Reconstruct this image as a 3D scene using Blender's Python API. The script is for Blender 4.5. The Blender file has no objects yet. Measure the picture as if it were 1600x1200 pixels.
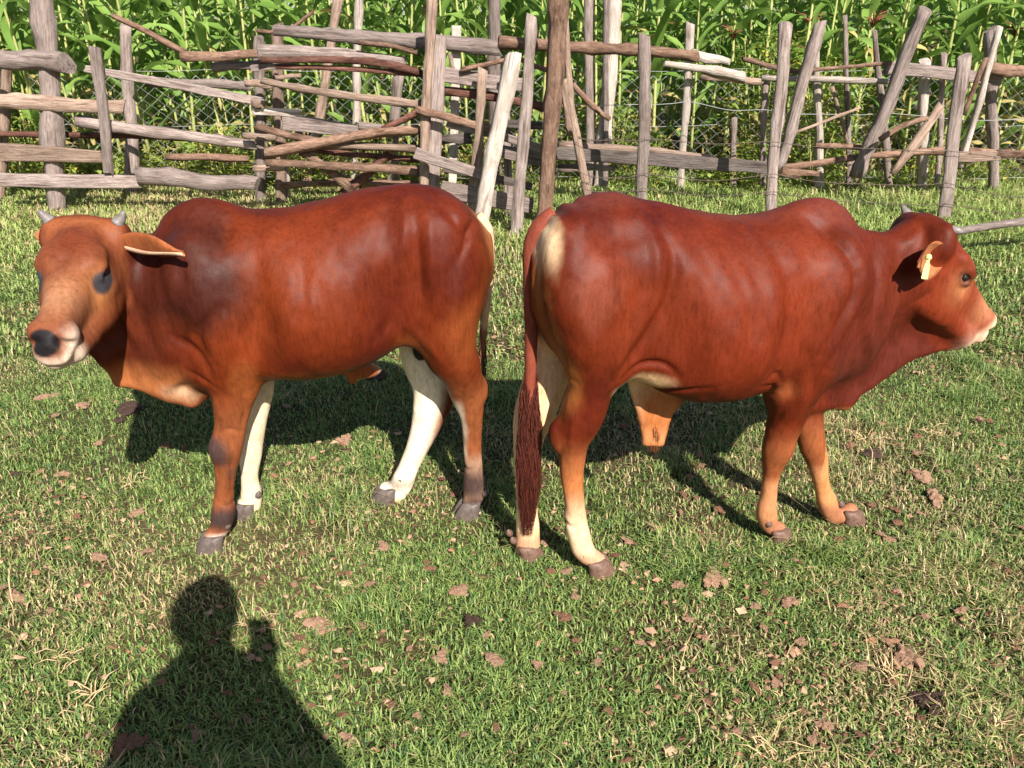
import bpy, bmesh, math, random
import numpy as np
from mathutils import Vector, Matrix
R = math.radians
C = bpy.context.scene.collection
scene = bpy.context.scene
rnd = random.Random(7)
rng = np.random.default_rng(11)

# ------------------------------------------------------------------ camera, sky, sun, exposure
CAM_H, PITCH, FPX = 1.5, 25.0, 1200.0          # eye height, degrees below level, focal length for a 1600 wide picture
cam = bpy.data.cameras.new('camera'); cam_o = bpy.data.objects.new('camera', cam); C.objects.link(cam_o)
cam_o.location = (0, 0, CAM_H); cam_o.rotation_euler = (R(90-PITCH), 0, 0)
cam.sensor_width = 36; cam.lens = 36*FPX/1600; cam.clip_start = .02; cam.clip_end = 2000
scene.camera = cam_o
SUN_EL = 39.8
sd = Vector((-.445, 1.10, 0)).normalized()        # where shadows fall
sun_dir = Vector((sd.x*math.cos(R(SUN_EL)), sd.y*math.cos(R(SUN_EL)), -math.sin(R(SUN_EL))))
sl = bpy.data.lights.new('sun', 'SUN'); sl.energy = 5; sl.angle = R(.53); sl.color = (1, .945, .86)
so = bpy.data.objects.new('sun', sl); C.objects.link(so); so.location = (3, -6, 8)
so.rotation_euler = sun_dir.to_track_quat('-Z', 'Y').to_euler()
w = bpy.data.worlds.new('World'); scene.world = w; w.use_nodes = True
nt = w.node_tree; bg = nt.nodes['Background']; sky = nt.nodes.new('ShaderNodeTexSky')
sky.sky_type = 'NISHITA'; sky.sun_disc = False; sky.sun_elevation = R(SUN_EL)
sky.sun_rotation = math.atan2(-sun_dir.x, -sun_dir.y)
nt.links.new(sky.outputs[0], bg.inputs[0]); bg.inputs[1].default_value = .06
vs = scene.view_settings
vs.view_transform = 'Standard'; vs.look = 'None'; vs.exposure = 1.1; vs.gamma = 1; vs.use_curve_mapping = False

# ------------------------------------------------------------------ helpers
def ray(px, py):
    p = R(PITCH); u = (px-800)/FPX; v = (600-py)/FPX
    return np.array([u, math.cos(p)+v*math.sin(p), -math.sin(p)+v*math.cos(p)])
def at(px, py, Y):
    r = ray(px, py); t = Y/r[1]; return Vector((r[0]*t, Y, CAM_H+r[2]*t))
def ground_at(px, py, z=0):
    r = ray(px, py); t = (z-CAM_H)/r[2]; return Vector((r[0]*t, r[1]*t, z))
def depth_scale(p):                               # metres per picture pixel at a point
    p0 = R(PITCH); return (p[1]*math.cos(p0)-(p[2]-CAM_H)*math.sin(p0))/FPX
def tag(o, label=None, cat=None, group=None, kind=None):
    if label: o['label'] = label
    if cat: o['category'] = cat
    if group: o['group'] = group
    if kind: o['kind'] = kind
    return o
def empty(name, loc=(0, 0, 0)):
    o = bpy.data.objects.new(name, None); C.objects.link(o); o.location = loc; o.empty_display_size = .1; return o
def link(name, me, parent=None, mat=None):
    o = bpy.data.objects.new(name, me); C.objects.link(o)
    if mat and not me.materials: me.materials.append(mat)
    if parent: o.parent = parent
    return o
def fast_mesh(name, V, F, smooth=True):
    V = np.asarray(V, np.float32); F = np.asarray(F, np.int32)
    me = bpy.data.meshes.new(name); n, k = F.shape
    me.vertices.add(len(V)); me.vertices.foreach_set('co', V.ravel())
    me.loops.add(n*k); me.loops.foreach_set('vertex_index', F.ravel())
    me.polygons.add(n); me.polygons.foreach_set('loop_start', np.arange(0, n*k, k, dtype=np.int32))
    me.polygons.foreach_set('use_smooth', np.full(n, smooth)); me.update(calc_edges=True); return me
def py_mesh(name, V, F, smooth=True):
    me = bpy.data.meshes.new(name); me.from_pydata([tuple(v) for v in V], [], F)
    if smooth: me.polygons.foreach_set('use_smooth', [True]*len(me.polygons))
    me.update(); return me
def set_col(me, name, col):
    a = me.color_attributes.new(name, 'FLOAT_COLOR', 'POINT')
    c = np.ones((len(me.vertices), 4), np.float32); c[:, :3] = col; a.data.foreach_set('color', c.ravel())
def sstep(a, b, x):
    t = np.clip((x-a)/(b-a), 0, 1); return t*t*(3-2*t)
LAT = rng.random((64, 64, 64)).astype(np.float32)
def vnoise(x, y, z=0.):
    x, y, z = np.broadcast_arrays(np.asarray(x, float), np.asarray(y, float), np.asarray(z, float))
    i, j, k = np.floor(x).astype(int), np.floor(y).astype(int), np.floor(z).astype(int)
    fx, fy, fz = x-i, y-j, z-k
    fx, fy, fz = fx*fx*(3-2*fx), fy*fy*(3-2*fy), fz*fz*(3-2*fz)
    g = lambda a, b, c: LAT[(i+a) & 63, (j+b) & 63, (k+c) & 63]
    l = lambda a, b, t: a+(b-a)*t
    return l(l(l(g(0,0,0), g(1,0,0), fx), l(g(0,1,0), g(1,1,0), fx), fy), l(l(g(0,0,1), g(1,0,1), fx), l(g(0,1,1), g(1,1,1), fx), fy), fz)
def fbm(x, y, z=0., o=3):
    s = 0; a = .5
    for _ in range(o): s = s+a*vnoise(x, y, z); x, y, z = x*2.03+7.1, y*2.03+3.7, z*2.03+1.3; a *= .5
    return s/(1-.5**o)

# ------------------------------------------------------------------ materials
class NB:
    def __init__(s, name):
        s.m = bpy.data.materials.new(name); s.m.use_nodes = True; s.t = s.m.node_tree
        s.b = s.t.nodes['Principled BSDF']; s.out = s.t.nodes['Material Output']
    def n(s, typ, **kw):
        nd = s.t.nodes.new(typ)
        for k, v in kw.items():
            if k.startswith('_'): setattr(nd, k[1:], v)
            else: nd.inputs[k.replace('__', ' ')].default_value = v
        return nd
    def l(s, a, b): s.t.links.new(a, b)
    def coords(s, scale, which='Object'):
        tc = s.n('ShaderNodeTexCoord'); mp = s.n('ShaderNodeMapping'); mp.inputs['Scale'].default_value = scale
        s.l(tc.outputs[which], mp.inputs[0]); return mp.outputs[0]
    def noise(s, vec, scale=1, detail=4, rough=.6):
        nd = s.n('ShaderNodeTexNoise', Scale=scale, Detail=detail, Roughness=rough)
        if vec is not None: s.l(vec, nd.inputs['Vector'])
        return nd.outputs['Fac']
    def ramp(s, fac, stops):
        nd = s.n('ShaderNodeValToRGB'); e = nd.color_ramp.elements
        while len(e) < len(stops): e.new(.5)
        for el, (p, c) in zip(e, stops): el.position = p; el.color = (*c, 1)
        s.l(fac, nd.inputs[0]); return nd.outputs[0]
    def mix(s, a, b, fac, mode='MIX'):
        nd = s.n('ShaderNodeMix', _data_type='RGBA', _blend_type=mode)
        for v, i in ((fac, 0), (a, 6), (b, 7)):
            if hasattr(v, 'links'): s.l(v, nd.inputs[i])
            elif i: nd.inputs[i].default_value = (*v, 1)
            else: nd.inputs[i].default_value = v
        return nd.outputs[2]
    def math(s, op, a, b=0.):
        nd = s.n('ShaderNodeMath', _operation=op)
        for i, v in enumerate((a, b)):
            if hasattr(v, 'links'): s.l(v, nd.inputs[i])
            else: nd.inputs[i].default_value = v
        return nd.outputs[0]
    def bump(s, h, dist, strength=1.):
        nd = s.n('ShaderNodeBump', Distance=dist, Strength=strength); s.l(h, nd.inputs['Height']); s.l(nd.outputs[0], s.b.inputs['Normal'])
    def attr(s, name): return s.n('ShaderNodeAttribute', _attribute_name=name).outputs['Color']
    def objrand(s): return s.n('ShaderNodeObjectInfo').outputs['Random']
    def set(s, rough=.6, spec=.5, color=None):
        s.b.inputs['Roughness'].default_value = rough; s.b.inputs['Specular IOR Level'].default_value = spec
        if color is not None:
            if hasattr(color, 'links'): s.l(color, s.b.inputs['Base Color'])
            else: s.b.inputs['Base Color'].default_value = (*color, 1)
        return s.m
    def translucent(s, color, fac=.35):
        tr = s.n('ShaderNodeBsdfTranslucent'); mx = s.n('ShaderNodeMixShader'); mx.inputs[0].default_value = fac
        if hasattr(color, 'links'): s.l(color, tr.inputs[0])
        else: tr.inputs[0].default_value = (*color, 1)
        s.l(s.b.outputs[0], mx.inputs[1]); s.l(tr.outputs[0], mx.inputs[2]); s.l(mx.outputs[0], s.out.inputs[0])

def mat_plain(name, col, rough=.6, spec=.4, var=.15, scale=60):
    b = NB(name); n = b.noise(b.coords((1, 1, 1)), scale, 3)
    c = b.ramp(n, [(.3, tuple(v*(1-var) for v in col)), (.7, tuple(min(1, v*(1+var)) for v in col))])
    b.bump(n, .002); return b.set(rough, spec, c)

def mat_coat(name):
    b = NB(name); a = b.attr('coat')
    n = b.noise(b.coords((55, 55, 20)), 6, 3, .6)           # single hairs
    m = b.noise(b.coords((95, 95, 26)), 1, 4, .7)           # streaks where locks of short hair lie together
    n2 = b.noise(b.coords((15, 15, 9)), 1, 4, .6)
    c = b.mix(a, b.ramp(n, [(.25, (.84, .82, .81)), (.5, (1, 1, 1)), (.78, (1.12, 1.14, 1.15))]), .8, 'MULTIPLY')
    c = b.mix(c, b.ramp(m, [(.30, (.68, .65, .63)), (.48, (1, 1, 1)), (.72, (1.24, 1.27, 1.28))]), .75, 'MULTIPLY')
    c = b.mix(c, b.ramp(n2, [(.3, (.74, .70, .68)), (.5, (1, 1, 1)), (.72, (1.16, 1.16, 1.15))]), .7, 'MULTIPLY')
    b.bump(b.math('ADD', b.math('ADD', b.math('MULTIPLY', n, .3), b.math('MULTIPLY', m, .22)), n2), .0022, .8)
    b.l(b.math('ADD', b.math('MULTIPLY', m, .30), .36), b.b.inputs['Roughness'])
    return b.set(.45, .12, c)
def mat_wood(name, dark, mid, light, bark=False):
    b = NB(name)
    oi = b.n('ShaderNodeObjectInfo')
    tc = b.n('ShaderNodeTexCoord'); add = b.n('ShaderNodeVectorMath', _operation='ADD'); sc = b.n('ShaderNodeVectorMath', _operation='SCALE')
    cmb = b.n('ShaderNodeCombineXYZ', X=13., Y=7., Z=29.)
    b.l(cmb.outputs[0], sc.inputs[0]); b.l(oi.outputs['Random'], sc.inputs['Scale'])
    b.l(tc.outputs['Object'], add.inputs[0]); b.l(sc.outputs[0], add.inputs[1])
    mp = b.n('ShaderNodeMapping'); mp.inputs['Scale'].default_value = (1, 1, .09) if not bark else (1, 1, .3); b.l(add.outputs[0], mp.inputs[0])
    g = b.noise(mp.outputs[0], 62 if not bark else 34, 8, .78)
    mp2 = b.n('ShaderNodeMapping'); mp2.inputs['Scale'].default_value = (1, 1, .5); b.l(add.outputs[0], mp2.inputs[0])
    g2 = b.noise(mp2.outputs[0], 9, 4, .6)
    c = b.ramp(g, [(.28, dark), (.5, mid), (.72, light)])
    k = b.ramp(g2, [(.3, (.62, .58, .56)), (.55, (1, 1, 1)), (.75, (1.16, 1.12, 1.08))])
    c = b.mix(c, k, .85, 'MULTIPLY')
    hs = b.n('ShaderNodeHueSaturation'); b.l(c, hs.inputs['Color'])
    b.l(b.math('ADD', b.math('MULTIPLY', oi.outputs['Random'], .5), .75), hs.inputs['Value'])
    crack = b.ramp(b.noise(mp.outputs[0], 26, 2, .5), [(.60, (1, 1, 1)), (.66, (.25, .2, .18))])
    c = b.mix(hs.outputs[0], crack, .55, 'MULTIPLY')
    b.bump(b.math('ADD', g, b.math('MULTIPLY', g2, .6)), .022, 1)
    return b.set(.85, .2, c)

W_GREY = mat_wood('weathered_wood', (.10, .075, .068), (.30, .235, .21), (.47, .39, .35))
W_TAN = mat_wood('tan_wood', (.12, .075, .055), (.34, .235, .18), (.50, .39, .31))
W_PALE = mat_wood('pale_debarked_wood', (.30, .23, .19), (.52, .44, .38), (.68, .60, .53))
W_BARK = mat_wood('brown_bark', (.07, .04, .028), (.22, .13, .09), (.38, .26, .19), True)
W_RED = mat_wood('red_bark', (.05, .022, .018), (.16, .07, .05), (.30, .16, .12), True)
W_DARK = mat_wood('dark_plank', (.05, .042, .04), (.13, .105, .095), (.24, .2, .175))
M_COAT = mat_coat('short_brown_coat')
M_WIRE = mat_plain('dull_wire', (.28, .28, .27), .5, .5)
M_RUST = mat_plain('rusty_wire', (.10, .07, .055), .7, .3)

# ------------------------------------------------------------------ the ground
def gz(x, y):
    x = np.asarray(x, float); y = np.asarray(y, float)
    return .018*(fbm(x*1.3+5, y*1.3, 0, 2)-.5)+.012*(vnoise(x*6, y*6, 3.)-.5)
def ground():
    def axis(lo, hi, step, far):
        core = np.arange(lo, hi+step, step)
        out = [hi+step*1.35**i for i in range(1, 40) if step*1.35**i < far]
        return np.concatenate([[-far], -np.array(out[::-1])+(lo+hi), core, out, [far]])
    xs = axis(-6, 6, .08, 500); ys = axis(.0, 9, .08, 500)
    X, Y = np.meshgrid(xs, ys, indexing='ij'); V = np.stack([X, Y, gz(X, Y)], -1).reshape(-1, 3)
    i, j = np.meshgrid(np.arange(len(xs)-1), np.arange(len(ys)-1), indexing='ij'); q = (i*len(ys)+j).ravel()
    me = fast_mesh('ground', V, np.stack([q, q+len(ys), q+len(ys)+1, q+1], 1))
    b = NB('turf_soil'); v = b.coords((1, 1, 1))
    n = b.noise(v, 1.6, 5); f = b.noise(v, 90, 4, .7)
    c = b.ramp(n, [(.35, (.065, .060, .028)), (.55, (.10, .075, .04)), (.7, (.15, .10, .06))])
    c = b.mix(c, b.ramp(f, [(.3, (.45, .45, .4)), (.7, (1.3, 1.25, 1.15))]), .8, 'MULTIPLY')
    b.bump(f, .012); m = b.set(.95, .1, c)
    tag(link('ground', me, None, m), kind='structure')
ground()

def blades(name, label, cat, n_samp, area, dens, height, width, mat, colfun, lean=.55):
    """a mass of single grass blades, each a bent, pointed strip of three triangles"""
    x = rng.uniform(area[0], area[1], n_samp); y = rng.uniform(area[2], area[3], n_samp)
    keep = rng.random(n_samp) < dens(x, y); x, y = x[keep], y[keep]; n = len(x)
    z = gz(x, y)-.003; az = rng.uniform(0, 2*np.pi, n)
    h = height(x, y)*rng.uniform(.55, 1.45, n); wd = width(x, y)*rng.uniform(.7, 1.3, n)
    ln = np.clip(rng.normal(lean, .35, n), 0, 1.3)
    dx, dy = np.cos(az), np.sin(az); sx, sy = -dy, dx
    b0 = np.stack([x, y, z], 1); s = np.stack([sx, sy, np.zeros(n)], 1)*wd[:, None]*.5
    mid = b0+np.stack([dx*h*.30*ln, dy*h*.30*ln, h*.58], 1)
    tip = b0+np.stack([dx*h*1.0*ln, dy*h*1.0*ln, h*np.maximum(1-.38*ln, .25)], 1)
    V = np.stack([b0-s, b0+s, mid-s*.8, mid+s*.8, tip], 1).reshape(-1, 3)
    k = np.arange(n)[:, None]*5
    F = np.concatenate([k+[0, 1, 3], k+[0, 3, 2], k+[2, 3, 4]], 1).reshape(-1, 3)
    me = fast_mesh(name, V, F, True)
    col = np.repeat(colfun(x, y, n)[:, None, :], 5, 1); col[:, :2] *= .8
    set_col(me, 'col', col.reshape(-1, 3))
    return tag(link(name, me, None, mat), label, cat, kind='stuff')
def mat_blade():
    b = NB('grass_blade'); a = b.attr('col'); b.translucent(a, .32); return b.set(.5, .35, a)
M_BLADE = mat_blade()
def grass_col(x, y, n):
    p = fbm(x*1.5, y*1.5, 9., 4); q = fbm(x*5, y*5, 2., 3); far = sstep(4., 6.2, y)
    g1 = np.array([.180, .260, .065]); g2 = np.array([.32, .395, .115]); g3 = np.array([.085, .165, .045]); st = np.array([.58, .44, .24])
    t = rng.random(n)
    c = g1[None]+(g2-g1)[None]*np.clip(t*1.2-.2+far*.7, 0, 1.25)[:, None]
    d = (rng.random(n) < .28*(1-.7*far))[:, None]; c = np.where(d, g3[None]*(.8+.5*t[:, None]), c)
    pd = np.clip(.07+1.2*(p-.50)+.8*(q-.5)+.12*sstep(.2, 1.6, x)*sstep(3, 1.5, y), .03, .6)
    pd = pd*(1-.5*far*sstep(-1, .5, x))+.15*far*sstep(0, -1, x)
    dry = (rng.random(n) < pd)[:, None]
    return np.where(dry, st[None]*(.55+.65*rng.random((n, 1))), c)
def near_d(x, y): return np.clip(.50+1.5*(fbm(x*3.2, y*3.2, 5., 3)-.30), .42, 1)*np.where(np.abs(x) < .72*y+.75, 1, 0)
for lo, hi, hw, n in ((.75, 2.0, 2.2, 175000), (2.0, 3.5, 3.3, 185000)):
    blades('grass', 'short grazed green grass with dry straw coloured blades', 'grass', n, (-hw, hw, lo, hi), near_d,
           lambda x, y: (.028+.022*(fbm(x*2.2, y*2.2, 1., 2)-.5))*(.85+1.1*sstep(.58, .74, fbm(x*3.6+3, y*3.6, 21., 3))), lambda x, y: .0040+0*x, M_BLADE, grass_col, .75)
def far_d(x, y): return np.where(np.abs(x) < .72*y+1., 1, 0)*np.clip(.55+1.2*(fbm(x*2.2, y*2.2, 5., 3)-.3), .35, 1)*np.clip(1.3-.10*y, .5, 1)
blades('grass', 'pasture grass growing taller towards the fences', 'grass', 330000, (-7, 7, 3.5, 8.6), far_d,
       lambda x, y: .045+.075*sstep(4.6, 6.2, y)*(.35+.65*sstep(-.6, .6, x)), lambda x, y: .0058+.0006*y, M_BLADE, grass_col, .8)
def straw_col(x, y, n): return np.array([.50, .38, .20])[None]*(.6+.7*rng.random((n, 1)))
blades('straw', 'loose dry straw stalks scattered over the grass', 'straw', 4200, (-3.4, 3.4, .8, 4.2),
       lambda x, y: np.clip(.1+2.2*(fbm(x*1.7, y*1.7, 4., 3)-.45)+.2*sstep(0, 1.5, x), .05, 1), lambda x, y: .085+0*x, lambda x, y: .0026+0*x, M_BLADE, straw_col, 1.5)

# ------------------------------------------------------------------ signed-distance modelling (for the bulls and the person)
def catmull(xs, ys, n=240):
    xs = np.asarray(xs, float); ys = np.asarray(ys, float); m = np.gradient(ys, xs)
    t = np.linspace(xs[0], xs[-1], n); i = np.clip(np.searchsorted(xs, t)-1, 0, len(xs)-2)
    h = xs[i+1]-xs[i]; s = (t-xs[i])/h
    return t, (2*s**3-3*s**2+1)*ys[i]+(s**3-2*s**2+s)*h*m[i]+(-2*s**3+3*s**2)*ys[i+1]+(s**3-s**2)*h*m[i+1]
def smin(a, b, k):
    h = np.maximum(k-np.abs(a-b), 0)/k; return np.minimum(a, b)-h*h*k*.25
class SDF:
    def __init__(s, lo, hi, h):
        s.h = h; s.ax = [np.arange(lo[i], hi[i], h).astype(np.float32) for i in range(3)]
        s.F = np.full([len(a) for a in s.ax], .5, np.float32)
    def add(s, lo, hi, fn, k=.02, sub=False):
        m = k+.03; sl = []
        for i in range(3):
            a = np.searchsorted(s.ax[i], lo[i]-m); b = np.searchsorted(s.ax[i], hi[i]+m)
            if b <= a: return
            sl.append(slice(a, b))
        P = np.stack(np.meshgrid(*[s.ax[i][sl[i]] for i in range(3)], indexing='ij'), -1)
        d = fn(P).astype(np.float32); sl = tuple(sl)
        s.F[sl] = -smin(-s.F[sl], d, k) if sub else smin(s.F[sl], d, k)
    def ell(s, c, r, k=.03, rot=None, sub=False):
        c = np.asarray(c, np.float32); r = np.asarray(r, np.float32); M = None if rot is None else np.asarray(rot, np.float32)
        def fn(P):
            q = P-c
            if M is not None: q = q@M.T                      # rows of rot: the ellipsoid's own axes
            l = np.linalg.norm(q/r, axis=-1); g = np.linalg.norm(q/(r*r), axis=-1)+1e-6
            return l*(l-1)/g
        e = r.max() if M is not None else r
        s.add(c-e, c+e, fn, k, sub)
    def limb(s, pts, rad, lat=1., latdir=(0, 1, 0), k=.03, kj=0, sub=False):
        """a tapering, bending limb: round cones along a smooth path, one field, then one blend"""
        pts = np.asarray(pts, float); rad = np.asarray(rad, float); lat = np.broadcast_to(np.asarray(lat, float), rad.shape)
        if len(pts) > 2:
            u = np.r_[0, np.cumsum(np.linalg.norm(np.diff(pts, axis=0), axis=1))]; n = 6*(len(pts)-1)+1
            D = np.column_stack([pts, rad, lat]); D = np.stack([catmull(u, D[:, i], n)[1] for i in range(5)], 1); pts, rad, lat = D[:, :3], D[:, 3], D[:, 4]
        pts = pts.astype(np.float32); rad = rad.astype(np.float32); lat = lat.astype(np.float32)
        L = np.asarray(latdir, np.float32); L = L/np.linalg.norm(L); mr = rad*np.maximum(1, lat); M = mr.max(); m = k+.03
        def cut(lo, hi): return tuple(slice(np.searchsorted(s.ax[i], lo[i]-m), np.searchsorted(s.ax[i], hi[i]+m)) for i in range(3))
        big = cut(pts.min(0)-M, pts.max(0)+M); Fl = np.full([x.stop-x.start for x in big], .5, np.float32)
        for i in range(len(pts)-1):
            a, b = pts[i], pts[i+1]; r = max(mr[i], mr[i+1]); sl = cut(np.minimum(a, b)-r, np.maximum(a, b)+r)
            P = np.stack(np.meshgrid(*[s.ax[d][sl[d]] for d in range(3)], indexing='ij'), -1)
            ba = b-a; q = P-a; t = np.clip((q@ba)/(ba@ba+1e-12), 0, 1); rat = lat[i]+(lat[i+1]-lat[i])*t
            v = q-t[..., None]*ba; sv = v@L; v2 = (v*v).sum(-1)-sv*sv+(sv/rat)**2
            d = (np.sqrt(np.maximum(v2, 0))-(rad[i]+(rad[i+1]-rad[i])*t))*np.minimum(1, rat)
            ls = tuple(slice(sl[j].start-big[j].start, sl[j].stop-big[j].start) for j in range(3))
            Fl[ls] = np.minimum(Fl[ls], d)
        s.F[big] = -smin(-s.F[big], Fl, k) if sub else smin(s.F[big], Fl, k)
    def loft(s, st, O=(0, 0, 0), M=np.eye(3), n_top=2., n_bot=2.3, low=0., k=.03):
        """st rows: (u, top, bottom, halfwidth) in the frame O, M (rows: forward, left, up)"""
        st = np.asarray(st, float); M = np.asarray(M, np.float32); O = np.asarray(O, np.float32)
        u, top = catmull(st[:, 0], st[:, 1]); _, bot = catmull(st[:, 0], st[:, 2]); _, hw = catmull(st[:, 0], st[:, 3])
        def fn(P):
            q = (P-O)@M.T; x = q[..., 0]; xc = np.clip(x, u[0], u[-1])
            tp = np.interp(xc, u, top); bt = np.interp(xc, u, bot); wd = np.interp(xc, u, hw)
            zc = (tp+bt)/2; hh = (tp-bt)/2; t = (q[..., 2]-zc)/hh
            wf = wd*(1-low*sstep(.1, -1, t)); a = np.abs(q[..., 1])/wf; n = np.where(t > 0, n_top, n_bot)
            l = (a**n+np.abs(t)**n)**(1/n); d = (l-1)*np.minimum(wf, hh); dx = np.abs(x-xc)
            return np.where(dx > 0, np.sqrt(np.maximum(d, 0)**2+dx**2), d)
        cor = np.array([[uu, vv, ww] for uu in (u[0], u[-1]) for vv in (-hw.max(), hw.max()) for ww in (bot.min(), top.max())])@M+O
        s.add(cor.min(0), cor.max(0), fn, k)
    def sheet(s, tris, th, k=.03):
        T = np.asarray(tris, np.float32)
        def fn(P):
            out = None
            for (a, b, c) in T:
                ba, cb, ac = b-a, c-b, a-c; n = np.cross(ba, ac); pa, pb, pc = P-a, P-b, P-c
                sg = np.sign(pa@np.cross(ba, n))+np.sign(pb@np.cross(cb, n))+np.sign(pc@np.cross(ac, n))
                def e(v, p): t = np.clip((p@v)/(v@v), 0, 1)[..., None]; r = p-v*t; return (r*r).sum(-1)
                de = np.minimum(np.minimum(e(ba, pa), e(cb, pb)), e(ac, pc)); dp = (pa@n)**2/(n@n)
                d = np.sqrt(np.where(sg < 2, de, dp))-th
                out = d if out is None else smin(out, d, .008)
            return out
        s.add(T.reshape(-1, 3).min(0)-th, T.reshape(-1, 3).max(0)+th, fn, k)
    def mesh(s, smooth=2):
        F = s.F; nx, ny, nz = F.shape; S = F < 0
        cnt = np.zeros((nx-1, ny-1, nz-1), np.int8); off = [(a, b, c) for a in (0, 1) for b in (0, 1) for c in (0, 1)]
        for a, b, c in off: cnt += S[a:nx-1+a, b:ny-1+b, c:nz-1+c]
        act = (cnt > 0) & (cnt < 8); ci = np.argwhere(act); idx = np.full(act.shape, -1, np.int64); idx[act] = np.arange(len(ci))
        acc = np.zeros((len(ci), 3)); num = np.zeros(len(ci))
        for o in off:
            for ax in range(3):
                if o[ax]: continue
                o2 = list(o); o2[ax] = 1
                f0 = F[tuple((ci+o).T)]; f1 = F[tuple((ci+o2).T)]; m = (f0 < 0) != (f1 < 0)
                t = np.where(m, f0/(f0-f1+1e-12), 0); p = np.tile(np.array(o, float), (len(ci), 1)); p[:, ax] += t
                acc += p*m[:, None]; num += m
        V = (ci+acc/num[:, None])*s.h+np.array([a[0] for a in s.ax]); Q = []
        for ax in range(3):
            b, c = (ax+1) % 3, (ax+2) % 3
            A = S.take(range(F.shape[ax]-1), ax); B = S.take(range(1, F.shape[ax]), ax)
            e = np.argwhere(A != B); e = e[(e[:, b] > 0) & (e[:, c] > 0) & (e[:, b] < F.shape[b]-1) & (e[:, c] < F.shape[c]-1)]
            def g(db, dc): q = e.copy(); q[:, b] += db; q[:, c] += dc; return idx[tuple(q.T)]
            quad = np.stack([g(-1, -1), g(0, -1), g(0, 0), g(-1, 0)], 1); ins = A[tuple(e.T)]
            Q.append(np.where(ins[:, None], quad, quad[:, ::-1]))
        Q = np.concatenate(Q); E = np.concatenate([Q[:, [0, 1]], Q[:, [1, 2]], Q[:, [2, 3]], Q[:, [3, 0]]])
        for _ in range(smooth):
            a = np.zeros_like(V); n = np.zeros(len(V))
            for i, j in ((0, 1), (1, 0)):
                for d in range(3): a[:, d] += np.bincount(E[:, i], V[E[:, j], d], len(V))
                n += np.bincount(E[:, i], minlength=len(V))
            V = V*.4+.6*a/n[:, None]
        fn = np.cross(V[Q[:, 2]]-V[Q[:, 0]], V[Q[:, 3]]-V[Q[:, 1]]); N = np.zeros_like(V)
        for i in range(4):
            for d in range(3): N[:, d] += np.bincount(Q[:, i], fn[:, d], len(V))
        return V, Q, N/(np.linalg.norm(N, axis=1, keepdims=True)+1e-12)

# ------------------------------------------------------------------ bulls
class Frame:
    """an animal's own axes (forward, left, up) standing on the ground"""
    def __init__(s, ox, oy, deg):
        a = R(deg); s.a = a; s.h = np.array([math.cos(a), math.sin(a), 0]); s.l = np.array([-math.sin(a), math.cos(a), 0]); s.o = np.array([ox, oy, 0.])
        s.M = np.stack([s.h, s.l, [0, 0, 1]])
    def loc(s, p): return s.M@(np.asarray(p, float)-s.o)
    def L(s, px, py, Y):
        r = ray(px, py); t = (Y+s.l@s.o)/(s.l@r); return s.loc(r*t+[0, 0, CAM_H])
    def G(s, px, py): return s.loc(ground_at(px, py))
    def sc(s, p): return depth_scale(s.M.T@np.asarray(p)+s.o)
    def sol(s, px, py, c, dist, near=True):
        r = s.M@ray(px, py); e = s.loc([0, 0, CAM_H])-c; a, b, k = r@r, r@e, e@e-dist*dist; q = b*b-a*k
        q = math.sqrt(max(q, 0)); t = (-b-q)/a if near else (-b+q)/a
        return s.loc([0, 0, CAM_H])+r*t

HEAD = [(-.035, -.045, -.13, .045), (0, -.004, -.165, .080), (.05, .010, -.185, .094), (.11, .016, -.195, .098), (.16, .012, -.195, .092),
        (.21, .004, -.178, .078), (.27, -.004, -.150, .062), (.33, -.006, -.132, .052), (.37, -.008, -.126, .052), (.40, -.012, -.126, .051), (.424, -.024, -.120, .044), (.440, -.042, -.104, .030)]

M_HORN = mat_plain('grey_horn', (.17, .145, .135), .45, .4, .3, 40)
M_HOOF = mat_plain('dark_hoof', (.10, .075, .065), .5, .4, .35, 70)
M_HOOFT = mat_plain('brown_hoof', (.125, .070, .050), .55, .4, .35, 70)
M_EYE = mat_plain('dark_wet_eye', (.012, .008, .007), .06, .6, .1, 30)
M_NOSE = None
def mat_hair(name, c0, c1):
    b = NB(name); a = b.attr('col'); return b.set(.45, .4, a)
M_HAIR = mat_hair('tail_hair', None, None)

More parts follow.
